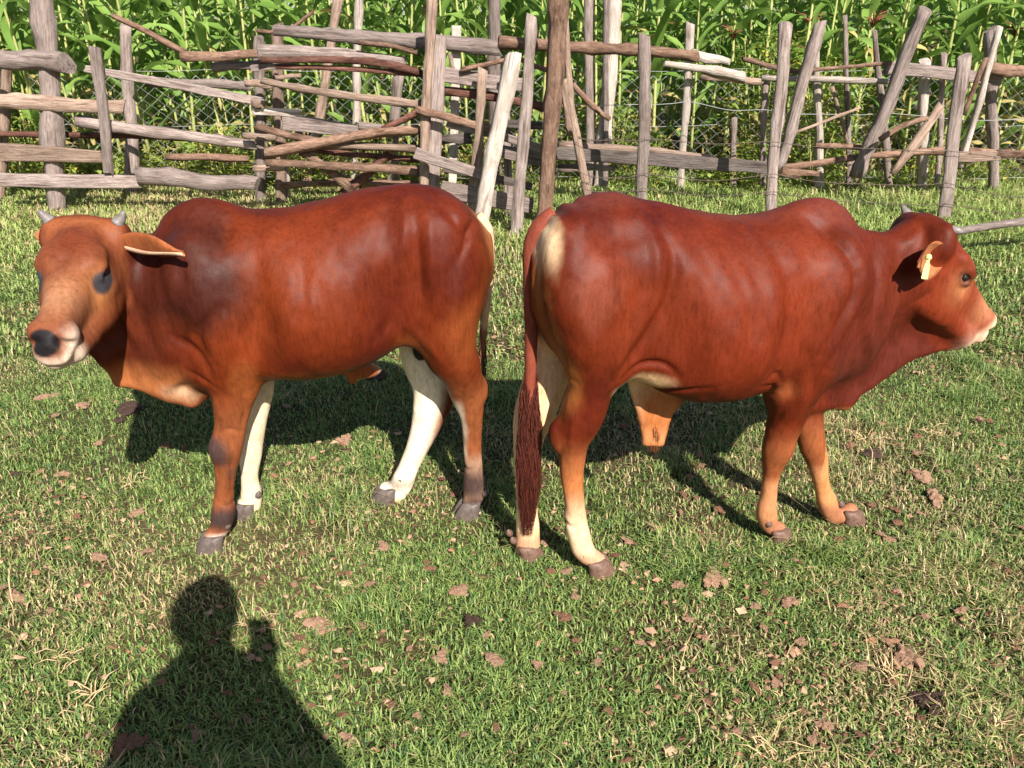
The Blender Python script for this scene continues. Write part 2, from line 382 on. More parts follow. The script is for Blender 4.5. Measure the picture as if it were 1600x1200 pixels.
def ear_mesh(B, T, o, W, outer, inner, fold=False):
    B, T, o = (np.asarray(v, float) for v in (B, T, o)); e = T-B; ln = np.linalg.norm(e); e /= ln
    o = o-(o@e)*e; o /= np.linalg.norm(o); sd_ = np.cross(e, o); V, F, col = [], [], []; nt_, na = 13, 11
    for side in (1, -1):
        for i in range(nt_):
            t = i/(nt_-1); wd = W*max(.05, (.34+.66*math.sin(math.pi*min(1, (t+.05)**.9)*.92)**.8)*(1-max(0, t-.70)/.32)**.75 if t > .70 else (.34+.66*math.sin(math.pi*min(1, (t+.05)**.9)*.92)**.8))
            cup = .55*(1-t)**1.1+.16
            for j in range(na):
                a = -1+2*j/(na-1); th = .0045*(1-.75*abs(a)**3)*(1-.5*t)
                if fold:                                    # the lower rim turns up and shows the pale inside
                    la = a if a > -.35 else -.35+(-.35-a)*.85; dp = .018*math.sin(min(1, max(0, -a-.2)/.5)*1.57)
                    p = B+e*ln*t+sd_*wd*la-o*dp*(.4+.6*math.sin(t*3.1))+o*wd*.25*(a*a-.6)*(a > -.35)+o*(th*side)
                else: p = B+e*ln*t+sd_*wd*(a*(1-.22*cup*a*a))+o*wd*cup*(a*a-.6)+o*(th*side)+o*(-.03*ln*math.sin(t*3))
                p = p+sd_*.006*math.sin(a*5+t*7)*t
                V.append(p)
                if side > 0:
                    k = abs(a)
                    if fold: col.append(np.array(inner)*(1 if a < -.55 else .12)); continue
                    col.append(np.array(inner)*(1-.25*max(0, .5-t)) if k < .82 else np.array(outer)*.5+np.array(inner)*.5)
                else: col.append(np.array(inner) if fold and a < -.62 else np.array(outer)*(.3 if fold and a < -.45 else 1))
    n = nt_*na
    for i in range(nt_-1):
        for j in range(na-1):
            a = i*na+j; F.append((a, a+1, a+na+1, a+na)); F.append((n+a, n+a+na, n+a+na+1, n+a+1))
    for i in range(nt_-1):
        for j in (0, na-1):
            a = i*na+j; f = (a, a+na, n+a+na, n+a); F.append(f if j == 0 else f[::-1])
    for j in range(na-1): a = (nt_-1)*na+j; F.append((a, a+1, n+a+1, n+a))
    me = py_mesh('ear', V, F); set_col(me, 'coat', np.array(col)); return me

def hoof_mesh(length=.096, width=.084, height=.060):
    V, F = [], []
    for c in (-1, 1):
        base = len(V); cy = c*width*.265; rings = [(0, 1., 0, 0), (.25, .97, -.002, .0), (.7, .84, -.010, 0), (1, .72, -.018, 0), (1.03, .55, -.019, 0)]
        m = 14
        for (z, s_, dx, _) in rings:
            for k in range(m):
                a = 2*math.pi*k/m; x = math.cos(a); y = math.sin(a)
                x = x*(1.05 if x > 0 else .72); y *= (1-.35*max(0, x)**2)
                V.append((x*length*.5*s_+dx+.008, cy+y*width*.245*s_-c*.006*max(0, x), z*height-.006))
        for r in range(len(rings)-1):
            for k in range(m): a = base+r*m+k; b = base+r*m+(k+1) % m; F.append((a, b, b+m, a+m))
        F.append(tuple(base+(len(rings)-1)*m+k for k in range(m)))
        b2 = len(V)
        for i, (z, r) in enumerate(((.075, .002), (.079, .010), (.090, .011), (.101, .002))):
            for k in range(8): a = 2*math.pi*k/8; V.append((-.044-.004*i+math.cos(a)*r, c*.020+math.sin(a)*r, z+math.cos(a)*r*.3))
        for i in range(3):
            for k in range(8): a = b2+i*8+k; b = b2+i*8+(k+1) % 8; F.append((a, b, b+8, a+8))
    return V, F

def tube(P, rad, n=8, lat=None):
    P = [np.asarray(p, float) for p in P]; V, F = [], []; ref = np.array([0, 1, 0.])
    for i, p in enumerate(P):
        t = P[min(i+1, len(P)-1)]-P[max(i-1, 0)]; t /= np.linalg.norm(t); x = np.cross(ref, t); x /= np.linalg.norm(x)+1e-9; y = np.cross(t, x)
        for k in range(n): a = 2*math.pi*k/n; V.append(p+(x*math.cos(a)+y*math.sin(a))*rad[i])
    for i in range(len(P)-1):
        for k in range(n): a = i*n+k; b = i*n+(k+1) % n; F.append((a, b, b+n, a+n))
    F.append(tuple(range(n))[::-1]); F.append(tuple((len(P)-1)*n+k for k in range(n))); return V, F
def smooth_path(P, n):
    P = np.asarray(P, float); s = np.r_[0, np.cumsum(np.linalg.norm(np.diff(P, axis=0), axis=1))]
    return np.stack([catmull(s, P[:, d], n)[1] for d in range(P.shape[1])], 1)

def switch_mesh(path, width, n, col, seed, wave=1.):
    """tail or tuft hair: tapering wavy three-sided strands that follow the path"""
    g = np.random.default_rng(seed); V, F, cl = [], [], []; path = smooth_path(path, 12); wd = np.interp(np.linspace(0, 1, 12), np.linspace(0, 1, len(width)), width)
    for _ in range(n):
        a = g.uniform(0, 2*math.pi); rr = math.sqrt(g.random()); ox, oy = rr*math.cos(a), rr*math.sin(a); t0 = g.uniform(0, .35); t1 = min(1, t0+g.uniform(.35, .85)); m = 7
        ph = g.uniform(0, 6); amp = g.uniform(.003, .009)*wave; c = np.array(col)*g.uniform(.55, 1.35); base = len(V); w0 = g.uniform(.0007, .0016)
        for i in range(m):
            t = t0+(t1-t0)*i/(m-1); k = t*11; p = np.array([np.interp(k, range(12), path[:, d]) for d in range(3)]); W = np.interp(k, range(12), wd)
            p = p+np.array([ox*W+amp*math.sin(ph+t*16), oy*W*.7+amp*math.cos(ph*2+t*13), 0]); r = w0*(1-.85*(i/(m-1))**2)
            for q in range(3): b = 2.094*q; V.append(p+np.array([math.cos(b)*r, math.sin(b)*r, 0])); cl.append(c)
        for i in range(m-1):
            for q in range(3): s0 = base+i*3+q; s1 = base+i*3+(q+1) % 3; F.append((s0, s1, s1+3, s0+3))
    me = py_mesh('hair', V, F); set_col(me, 'col', np.array(cl)); return me

def make_bull(name, label, fr, D, vox=.0056):
    s = SDF((-.62, -.36, -.005), (1.14, .60, 1.2), vox); L = fr.L
    # trunk
    s.loft(D['trunk'], n_top=1.9, n_bot=2.25, low=-.04)
    for c, r, k in D['ells']: s.ell(c, r, k)
    # neck, chest
    s.limb(*D['neck'][:2], lat=D['neck'][2], k=.05, latdir=D.get('necklat', (0, 1, 0)))
    # head frame
    O = D['poll']; U = D['nose']-O; Lh = np.linalg.norm(U); U /= Lh; Vv = np.cross([0, 0, 1], U); Vv /= np.linalg.norm(Vv); Wv = np.cross(U, Vv)
    rl = D.get('roll', 0); Vv, Wv = Vv*math.cos(rl)+Wv*math.sin(rl), Wv*math.cos(rl)-Vv*math.sin(rl)
    HM = np.stack([U, Vv, Wv]); hp = lambda u, v, w_: O+U*u+Vv*v+Wv*w_
    hs = Lh/.425; q = lambda u, v, w_: hp(u*hs, v*hs, w_*hs)
    wx = D.get('headw', 1.); eu, ev, ew = D['eye']
    s.loft([(r[0]*hs, r[1]*hs, r[2]*hs, r[3]*hs*(1-(1-wx)*sstep(-.02, .08, r[0]))) for r in HEAD], O, HM, n_top=2.7, n_bot=2.1, low=.30, k=.05)
    for sg in (1, -1):
        s.ell(q(eu-.025, sg*(ev-.016), ew+.026), (.040*hs, .022*hs, .018*hs), .035, HM)          # brow
        s.ell(q(.165, sg*.070*wx, -.125), (.085*hs, .026*hs, .060*hs), .04, HM)           # cheek
        s.ell(q(.390, sg*.036, -.048), (.026*hs, .020*hs, .030*hs), .02, HM)           # nostril wing
        s.ell(q(.02, sg*.085, -.045), (.03*hs, .03*hs, .03*hs), .04, HM)               # ear root
        s.ell(q(0.0, sg*.074, -.012), (.022*hs, .026*hs, .022*hs), .04, HM)              # horn boss
        s.ell(q(eu+.002, sg*(ev+.004), ew+.001), (.022*hs, .012*hs, .016*hs), .012, HM, sub=True)  # eye socket
        s.limb([q(eu-.030, sg*(ev-.006), ew), q(eu-.003, sg*(ev+.006), ew+.020), q(eu+.028, sg*(ev-.003), ew)], [.007, .0105, .006], k=.012)   # upper lid
        s.limb([q(eu-.030, sg*(ev-.008), ew-.002), q(eu+.002, sg*(ev+.001), ew-.016), q(eu+.028, sg*(ev-.004), ew-.001)], [.005, .006, .005], k=.012)    # lower lid
    s.ell(q(.385, 0, D.get('chinw', -.126)), (.052*hs, .036*hs, .022*hs), .02, HM); s.ell(q(.428, 0, -.086), (.026*hs, .040*hs, .026*hs), .02, HM)                     # chin
    for sg in (1, -1):
        s.limb([q(.412, sg*.046, -.060), q(.428, sg*.024, -.040)], [.0075, .0085], k=.012, sub=True)   # nostril
        s.limb([q(.452, sg*.006, -.106), q(.43, sg*.040, -.107), q(.39, sg*.052, -.107), q(.355, sg*.052, -.106)], [.005, .005, .004, .002], k=.008, sub=True)  # mouth
    for sg in (1, -1): s.limb([q(.14, sg*.052*wx, -.155), q(.27, sg*.044, -.136), q(.375, sg*.032, -.118)], [.034*hs, .031*hs, .026*hs], k=.03)   # jaw bone
    s.ell(q(.06, 0, .004), (.06*hs, .03*hs, .012*hs), .04, HM); s.ell(q(-.004, 0, -.018), (.034*hs, .080*hs, .030*hs), .03, HM)
    # dewlap
    for tr, th, k in D['sheets']: s.sheet(tr, th, k)
    # legs
    feet = []
    for lg in D['legs']:
        pts, rad, lat = [], [], []
        for r in lg['px']:
            if len(r) == 5 and r[0] == 'w': p = np.array(r[1:4]); pts.append(p); rad.append(r[4]); lat.append(lg.get('lat0', .8)); continue
            p = L(r[0], r[1], r[3]); pts.append(p); rad.append(r[2]*fr.sc(p)); lat.append(r[4] if len(r) > 4 else .82)
        f = L(lg['hoof'][0], lg['hoof'][1], lg['hoof'][2]); f[2] = 0
        pts.append(np.array([f[0], f[1], .045])); rad.append(.025); lat.append(1.)
        s.limb(pts, rad, lat, k=lg.get('k', .05)); feet.append((f, lg['hoof'][3] if len(lg['hoof']) > 3 else 0, lg.get('hm', M_HOOF)))
        for kx in D['knobs']: pass
    for c, r, k in D.get('post', []): s.ell(c, r, k)
    for c, r, k in D.get('cut', []): s.ell(c, r, k, sub=True)
    V, Q, N = s.mesh(2)
    # skin: broad unevenness, ribs, folds
    d = .0075*(fbm(V[:, 0]*8, V[:, 1]*8, V[:, 2]*6+3, 3)-.5)*2*sstep(.42, .62, V[:, 2])+.0016*(fbm(V[:, 0]*34, V[:, 1]*34, V[:, 2]*22, 2)-.5)*2
    for fn in D['relief']: d = d+fn(V)
    d = d+lines(V, fr, D['side'], D['lines'])
    V = V+N*d[:, None]
    me = fast_mesh(name+'_body', V, Q)
    col = np.tile(np.array(D['base'], float), (len(V), 1)); pn = fbm(V[:, 0]*5, V[:, 1]*5, V[:, 2]*3.5, 4)-.5; pm = fbm(V[:, 0]*17+4, V[:, 1]*17, V[:, 2]*9, 3)-.5
    col = col*np.exp(np.clip(1.0*pn+.7*pm, -.7, .5))[:, None]*np.array([1, 1.05, 1.05])**(8*np.clip(pn, -.3, .3))[:, None]
    env = dict(V=V, N=N, q=q, HM=HM, O=O, hs=hs, hl=((V-O)@HM.T)/hs)
    def blob(c, r, colr, st=1., pw=1.2, jag=.25):
        nonlocal col
        dd = np.sqrt((((V-np.asarray(c))/np.asarray(r))**2).sum(1)); dd = dd*(1+jag*(fbm(V[:, 0]*22, V[:, 1]*22, V[:, 2]*14, 3)-.5)*2)
        f = st*sstep(1.25, .35, dd)**pw; col = col*(1-f[:, None])+np.array(colr)*f[:, None]
    def mask(f, colr):
        nonlocal col
        f = np.clip(f, 0, 1)[:, None]; col = col*(1-f)+np.array(colr)*f
    D['paint'](env, blob, mask)
    set_col(me, 'coat', np.clip(col, .004, .95))
    root = empty(name, fr.o); root.rotation_euler = (0, 0, fr.a); tag(root, label, 'bull', D['group'])
    body = link('body', me, root, M_COAT)
    # eyes, horns, ears, hooves, tail
    for sg in (1, -1):
        bm = bmesh.new(); bmesh.ops.create_uvsphere(bm, u_segments=20, v_segments=12, radius=D.get('eyer', .0175)*hs); e = bpy.data.meshes.new('eye'); bm.to_mesh(e); bm.free()
        e.polygons.foreach_set('use_smooth', [True]*len(e.polygons)); o = link('eye', e, root, M_EYE); o.location = q(eu, sg*(ev-D.get('eyein', .004)), ew+.001)
    for sg, (b0, m0, t0, r0) in zip((1, -1), D['horns']):
        P = smooth_path([q(*b0), q(*m0), q(*t0)], 8); r = np.linspace(1, 0, 8)**.7*r0+.003
        r = r*(1+.05*np.sin(np.arange(8)*2.3)); link('horn', py_mesh('horn', *tube(P, r, 12)), root, M_HORN)
    for (B, T, o_, W, co, ci) in D['ears'](q, fr): link('ear', ear_mesh(B, T, o_, W, co, ci, D is D1), root, M_COAT)
    for f, yaw, hm in feet:
        o = link('hoof', py_mesh('hoof', *hoof_mesh()), root, hm); o.location = f; o.rotation_euler = (0, 0, R(yaw))
    tp = smooth_path(D['tail'], 26); V2, F2 = tube(tp, np.interp(np.linspace(0, 1, 26), np.linspace(0, 1, len(D['tail_r'])), D['tail_r']), 12)
    tm = py_mesh('tail', V2, F2); tc = np.array([D['tail_col'](v) for v in np.array(V2)]); set_col(tm, 'coat', tc); t = link('tail', tm, root, M_COAT)
    link('tail_switch', switch_mesh(*D['switch']), t, M_HAIR)
    return root, env

def lines(V, fr, Y, L):
    """creases and ridges of muscle and bone along paths on one flank (mirrored faintly on the other)"""
    out = np.zeros(len(V)); side = np.where(V[:, 1]*Y > 0, 1., .35)
    for pts, w_, dep in L:
        P = smooth_path(np.array([fr.L(x, y, Y) for x, y in pts]), 14)[:, [0, 2]]; best = np.full(len(V), 9.); tt = np.zeros(len(V)); Q = V[:, [0, 2]]
        for i in range(13):
            a, b = P[i], P[i+1]; ba = b-a; t = np.clip(((Q-a)@ba)/(ba@ba), 0, 1); d = np.linalg.norm(Q-a-t[:, None]*ba, axis=1); m = d < best; best = np.where(m, d, best); tt = np.where(m, (i+t)/13, tt)
        out += dep*np.exp(-(best/w_)**2)*np.sin(np.pi*np.clip(tt, .06, .94))**.6
    return out*side*np.where(V[:, 2] < .5, sstep(.01, .03, np.abs(V[:, 1])), sstep(.03, .08, np.abs(V[:, 1])))
def tri_fan(A, B):
    """two rows of points -> a strip of triangles"""
    T = []
    for i in range(len(A)-1): T += [(A[i], B[i], A[i+1]), (A[i+1], B[i], B[i+1])]
    return T
def g3(V, c, r): return np.exp(-((((V-np.asarray(c))/np.asarray(r))**2).sum(1)))

# ---- the bull facing left, head turned to the camera
f1 = Frame(-.58, 2.15, 190); L1 = f1.L
poll1 = L1(132, 350, .07); nose1 = f1.sol(67, 514, poll1, .402)
A1 = [L1(200, 420, .0), L1(195, 470, .01), L1(215, 500, .02), L1(290, 520, 0.02)]
B1 = [L1(135, 535, .07), L1(166, 560, .06), L1(190, 592, .03), L1(262, 608, .03)]
RB1 = (.098, .0150, .0036); ORG = (.22, .058, .016); CRM = (.70, .50, .32); WHT = (.74, .62, .47); DRK = (.036, .0075, .0042); BLK = (.012, .010, .011)
def paint1(e, blob, mask):
    V, q, hl = e['V'], e['q'], e['hl']; n = fbm(V[:, 0]*7, V[:, 1]*7, V[:, 2]*5+9, 3)-.5
    mask(.55*g3(V, (.0, .1, .85), (.16, .4, .16)), (.145, .024, .0055))
    blob(L1(325, 455, .17), (.12, .2, .12), DRK, .95, .7, .3); blob(L1(245, 455, .14), (.10, .2, .14), DRK, .85, .9, .3); blob(L1(272, 430, .12), (.13, .25, .15), (.036, .008, .005), .9, .8, .4); blob(L1(300, 365, .12), (.11, .15, .10), (.045, .009, .0045), .8, 1, .5)                       # dark neck and shoulder
    blob((.36, .12, .93), (.12, .14, .14), (.052, .010, .005), .85, 1, .4); blob((.30, .0, 1.06), (.10, .12, .05), (.055, .010, .005), .7)
    blob((.47, .1, .70), (.10, .12, .09), (.06, .012, .006), .7, 1, .5)
    blob((.12, .0, 1.05), (.14, .1, .03), (.06, .010, .005), .55)
    mask(.75*sstep(.64, .545, V[:, 2]+.05*n)*sstep(.30, .1, V[:, 0])*sstep(-.3, -.1, V[:, 0]), (.34, .085, .02))      # belly
    mask(.85*sstep(.66, .56, V[:, 2]+.04*n)*sstep(.33, .40, V[:, 0]), (.36, .12, .04))                              # dewlap
    blob(L1(290, 600, .03), (.07, .1, .05), CRM, .75)
    blob((-.28, .09, .66), (.09, .09, .07), ORG, .7); blob((.2, .17, .60), (.05, .07, .08), ORG, .7)
    blob((-.5, .0, .93), (.05, .09, .12), (.36, .14, .05), .6); blob((-.42, .15, .70), (.09, .08, .13), (.20, .048, .013), .75)
    leg = sstep(.60, .44, V[:, 2]+.05*n); hind = V[:, 0] < -.1
    inner = np.where(V[:, 1] < -.015, 1., 0)
    mask(leg*(~hind)*(V[:, 1] > 0)*.8, (.21, .066, .025)); mask(leg*(~hind)*inner, (.66, .50, .34))
    mask(sstep(.74, .66, V[:, 2])*hind*sstep(.02, -.01, V[:, 1])*sstep(-.42, -.36, V[:, 0]+.25*(V[:, 2]-.5)), WHT)
    mask(leg*hind*(V[:, 1] > -.015)*.8, (.22, .068, .024)); mask(hind*(V[:, 1] > -.015)*sstep(.47, .40, V[:, 2])*sstep(-.425, -.39, V[:, 0]+.1*n), WHT)
    mask(hind*(V[:, 1] > -.015)*sstep(.26, .20, V[:, 2]), (.30, .17, .11))
    for p, r, k in (((345, 700, .1), (.042, .12, .055), .9), ((335, 690, .1), (.022, .10, .04), .9), ((350, 803, .09), (.07, .12, .045), 1), ((738, 752, .05), (.07, .11, .065), .95), ((738, 785, .05), (.07, .1, .03), .85), ((626, 752, -.08), (.05, .05, .022), .6), ((364, 735, .1), (.02, .08, .03), .5)):
        blob(L1(*p), r, (.05, .03, .028), k, .8, .3)
    blob(L1(343, 832, .09), (.05, .05, .018), (.6, .5, .42), .8); blob(L1(610, 780, -.08), (.06, .05, .03), CRM, .8); blob(L1(392, 800, -.08), (.06, .05, .03), CRM, .7)
    blob(L1(657, 545, .01), (.05, .05, .06), (.028, .022, .024), 1, .7, .1)
    # head
    H = sstep(-.03, .03, hl[:, 0])*sstep(.115, .095, np.abs(hl[:, 1]))*sstep(-.22, -.17, hl[:, 2])*np.where(hl[:, 0] < .10, sstep(-.17+.1*hl[:, 0], -.11, hl[:, 2]), 1)
    mask(H*.9, (.155, .044, .018)); mask(H*.8*g3(hl, (.10, .0, .02), (.10, .06, .04)), (.105, .020, .008))
    mask(H*.75*g3(hl, (.30, 0, -.0), (.07, .06, .09)), (.33, .16, .080)); mask(H*.8*g3(hl, (.21, .07, -.06), (.05, .05, .05)), (.42, .17, .06))
    mask(H*.7*g3(hl, (.0, 0, 0), (.04, .1, .05)), (.30, .10, .035)); mask(H*.6*g3(hl, (.19, .06, -.13), (.09, .06, .05)), (.20, .042, .012))
    mask(H*sstep(.355, .41, hl[:, 0])*np.clip(.9*sstep(.02, .055, hl[:, 1])*sstep(.0, -.05, hl[:, 2])+.8*sstep(-.06, -.09, hl[:, 2]), 0, 1), (.66, .50, .38))
    mask(H*sstep(1.1, .9, np.sqrt(((hl[:, 0]-.434)/.036)**2+((hl[:, 1]+.010)/.038)**2+((hl[:, 2]+.040)/.034)**2)), BLK)
    for sg in (1, -1): mask(H*sstep(1.15, .8, np.sqrt(((hl[:, 0]-.184)/.046)**2+((hl[:, 1]-sg*.070)/.045)**2+((hl[:, 2]+.046)/.032)**2)), (.045, .040, .045))
    mask(H*.7*np.exp(-((hl[:, 0]-.262-.10*np.abs(hl[:, 1]))/.004)**2)*sstep(-.12, -.06, hl[:, 2]), (.20, .07, .03))
def ears1(q, fr):
    out = []
    B = q(.022, .088, -.050); T = fr.L(289, 395, .225); out.append((B, T, np.array([.1, -.9, .30]), .046, (.26, .080, .028), (.52, .33, .22)))
    B = q(.022, -.085, -.055); T = q(-.12, -.13, -.10); out.append((B, T, np.array([.2, .3, -.9]), .043, (.40, .155, .06), (.62, .42, .30)))
    return out
tail1 = [L1(*p) for p in ((745, 338, 0), (757, 352, .0), (763, 390, .0), (762, 440, .0), (757, 500, .0), (752, 560, .0), (750, 610, .0))]
LN1 = [([(635, 303), (633, 360), (626, 420)], .014, .006), ([(608, 322), (596, 380), (572, 418)], .026, -.007), ([(657, 332), (651, 400), (640, 440)], .022, -.004), ([(664, 308), (700, 334), (727, 368)], .013, -.009), ([(720, 380), (700, 440), (668, 490)], .03, -.006),
    ([(622, 455), (614, 505), (588, 535)], .02, -.008), ([(640, 518), (665, 540), (690, 575)], .016, .006), ([(392, 370), (406, 460), (399, 530), (414, 575)], .022, -.009), ([(345, 480), (305, 528), (332, 572)], .018, -.013), ([(262, 535), (308, 562), (333, 598)], .014, -.012), ([(285, 590), (310, 600), (332, 612)], .008, -.007),
    ([(500, 430), (506, 490)], .018, -.006), ([(532, 420), (545, 500), (538, 540)], .016, -.005), ([(470, 400), (476, 480)], .018, -.004), ([(344, 316), (347, 366), (335, 420)], .02, -.007), ([(235, 380), (245, 460), (262, 520)], .02, -.007), ([(275, 400), (290, 470)], .016, -.005), ([(372, 600), (380, 650), (372, 690)], .010, -.006), ([(357, 725), (357, 755), (356, 790)], .006, -.006), ([(340, 690), (355, 684), (370, 692)], .008, -.004), ([(338, 806), (350, 812), (364, 806)], .007, -.005), ([(743, 640), (746, 690), (745, 735)], .006, -.006), ([(728, 585), (734, 620), (733, 660)], .010, .005), ([(727, 760), (738, 766), (750, 760)], .007, -.005)]
D1 = dict(chinw=-.116, side=.19, lines=LN1, headw=.86, eye=(.165, .068, -.032), group='young zebu bulls standing on the grass', base=RB1, poll=poll1, nose=nose1, knobs=[], roll=R(-5),
    trunk=[(-.525, .955, .80, .05), (-.485, 1.0, .72, .115), (-.40, 1.066, .67, .163), (-.31, 1.095, .655, .185), (-.2, 1.09, .605, .20), (-.1, 1.07, .572, .21), (0, 1.047, .562, .215), (.1, 1.04, .556, .212), (.2, 1.04, .54, .20), (.28, 1.025, .53, .18), (.36, .975, .53, .15), (.43, .92, .56, .115), (.49, .87, .60, .08)],
    ells=[((.28, 0, 1.005), (.098, .052, .066), .07), ((.29, .115, .79), (.11, .085, .21), .07), ((.29, -.115, .79), (.11, .085, .21), .07),
          
          ((.0, .10, .76), (.24, .13, .18), .05), ((.43, 0, .64), (.10, .085, .10), .06)],
    neck=([(.34, 0, .82), (.46, .01, .845), (.545, .05, .89)], [.155, .130, .100], .66), necklat=(0, 1, 0),
    sheets=[(tri_fan(A1, B1), .022, .05), ([(L1(290, 520, .02), L1(262, 606, .03), L1(300, 622, .05)), (L1(290, 520, .02), L1(300, 622, .05), L1(335, 590, .04))], .028, .05)],
    legs=[dict(px=[('w', .29, .10, .74, .10), (366, 590, 40, .105), (364, 625, 31, .105), (361, 660, 25, .10), (355, 700, 23, .10), (353, 735, 17, .10), (351, 765, 14.5, .095), (349, 800, 18, .095), (341, 828, 14.5, .095)], hoof=(336, 858, .095, 8), k=.025),
          dict(px=[('w', .28, -.10, .72, .095), (396, 600, 32, -.09), (394, 655, 22, -.08), (391, 712, 17, -.08), (390, 745, 13, -.075), (393, 780, 16, -.075), (391, 800, 13, -.075)], hoof=(388, 815, -.075, 0), k=.025),
          dict(px=[(688, 372, 56, .09), (690, 440, 60, .105), (692, 500, 55, .11), (703, 545, 44, .105), (720, 580, 33, .09), (729, 610, 27.5, .07), (737, 650, 18.5, .06), (738, 690, 14.5, .05), (740, 732, 14.5, .05), (740, 757, 17, .05), (737, 782, 14, .05)], hoof=(734, 803, .05, 3), k=.06),
          dict(px=[('w', -.39, -.09, .93, .10), ('w', -.36, -.10, .78, .098), (668, 560, 40, -.09), (676, 605, 31, -.085), (672, 640, 27, -.085), (652, 700, 18, -.085), (636, 735, 16, -.085), (625, 760, 18, -.085), (614, 776, 14, -.085)], hoof=(606, 792, -.085, 0), k=.06)],
    post=[(L1(657, 545, .01), (.026, .026, .042), .010), (L1(566, 580, .0), (.06, .022, .024), .05), (L1(551, 594, .0), (.014, .010, .014), .02), (L1(751, 606, .065), (.020, .020, .035), .03), (L1(696, 626, -.085), (.018, .018, .035), .03), (L1(345, 702, .11), (.03, .03, .035), .03)],
    cut=[((-.255, .235, .80), (.07, .045, .12), .10), ((.14, .25, .80), (.03, .045, .16), .08), ((.355, .20, .72), (.03, .05, .10), .08)],
    relief=[lambda V: .0035*np.sin(V[:, 0]*75+V[:, 2]*12)*g3(V, (-.03, .21, .74), (.13, .1, .12)), lambda V: -.010*g3(V, (-.30, .18, .90), (.014, .1, .11))+.008*g3(V, (-.335, .18, .92), (.018, .1, .12)),
            lambda V: -.012*g3(V, (-.44, .1, .99), (.02+0*.1, .1, .025))-.010*np.exp(-((V[:, 0]+.445+.6*(V[:, 2]-.98))/.012)**2)*g3(V, (-.44, .12, .98), (.07, .1, .06)),
            lambda V: .005*np.sin((V[:, 0]*.8+V[:, 2])*85)*g3(V, (.39, .12, .56), (.05, .12, .04)), lambda V: .004*np.sin((V[:, 0]-V[:, 2]*.3)*80)*g3(V, (.50, .1, .75), (.07, .12, .13))],
    paint=paint1, ears=ears1,
    horns=[((.0, .084, .004), (-.008, .098, .022), (-.010, .106, .040), .0140), ((.0, -.084, .004), (-.008, -.100, .020), (-.010, -.110, .032), .0140)],
    tail=tail1, tail_r=[.020, .018, .015, .013, .010, .008], tail_col=lambda v: (.62, .42, .26) if v[2] > .66 else (.25, .12, .07),
    switch=([L1(755, 520, 0), L1(751, 600, 0), L1(749, 680, 0)], [.009, .014, .006], 110, (.05, .03, .022), 3))
bull1, env1 = make_bull('bull', 'dark necked red brown bull facing left with its face turned to the camera', f1, D1)


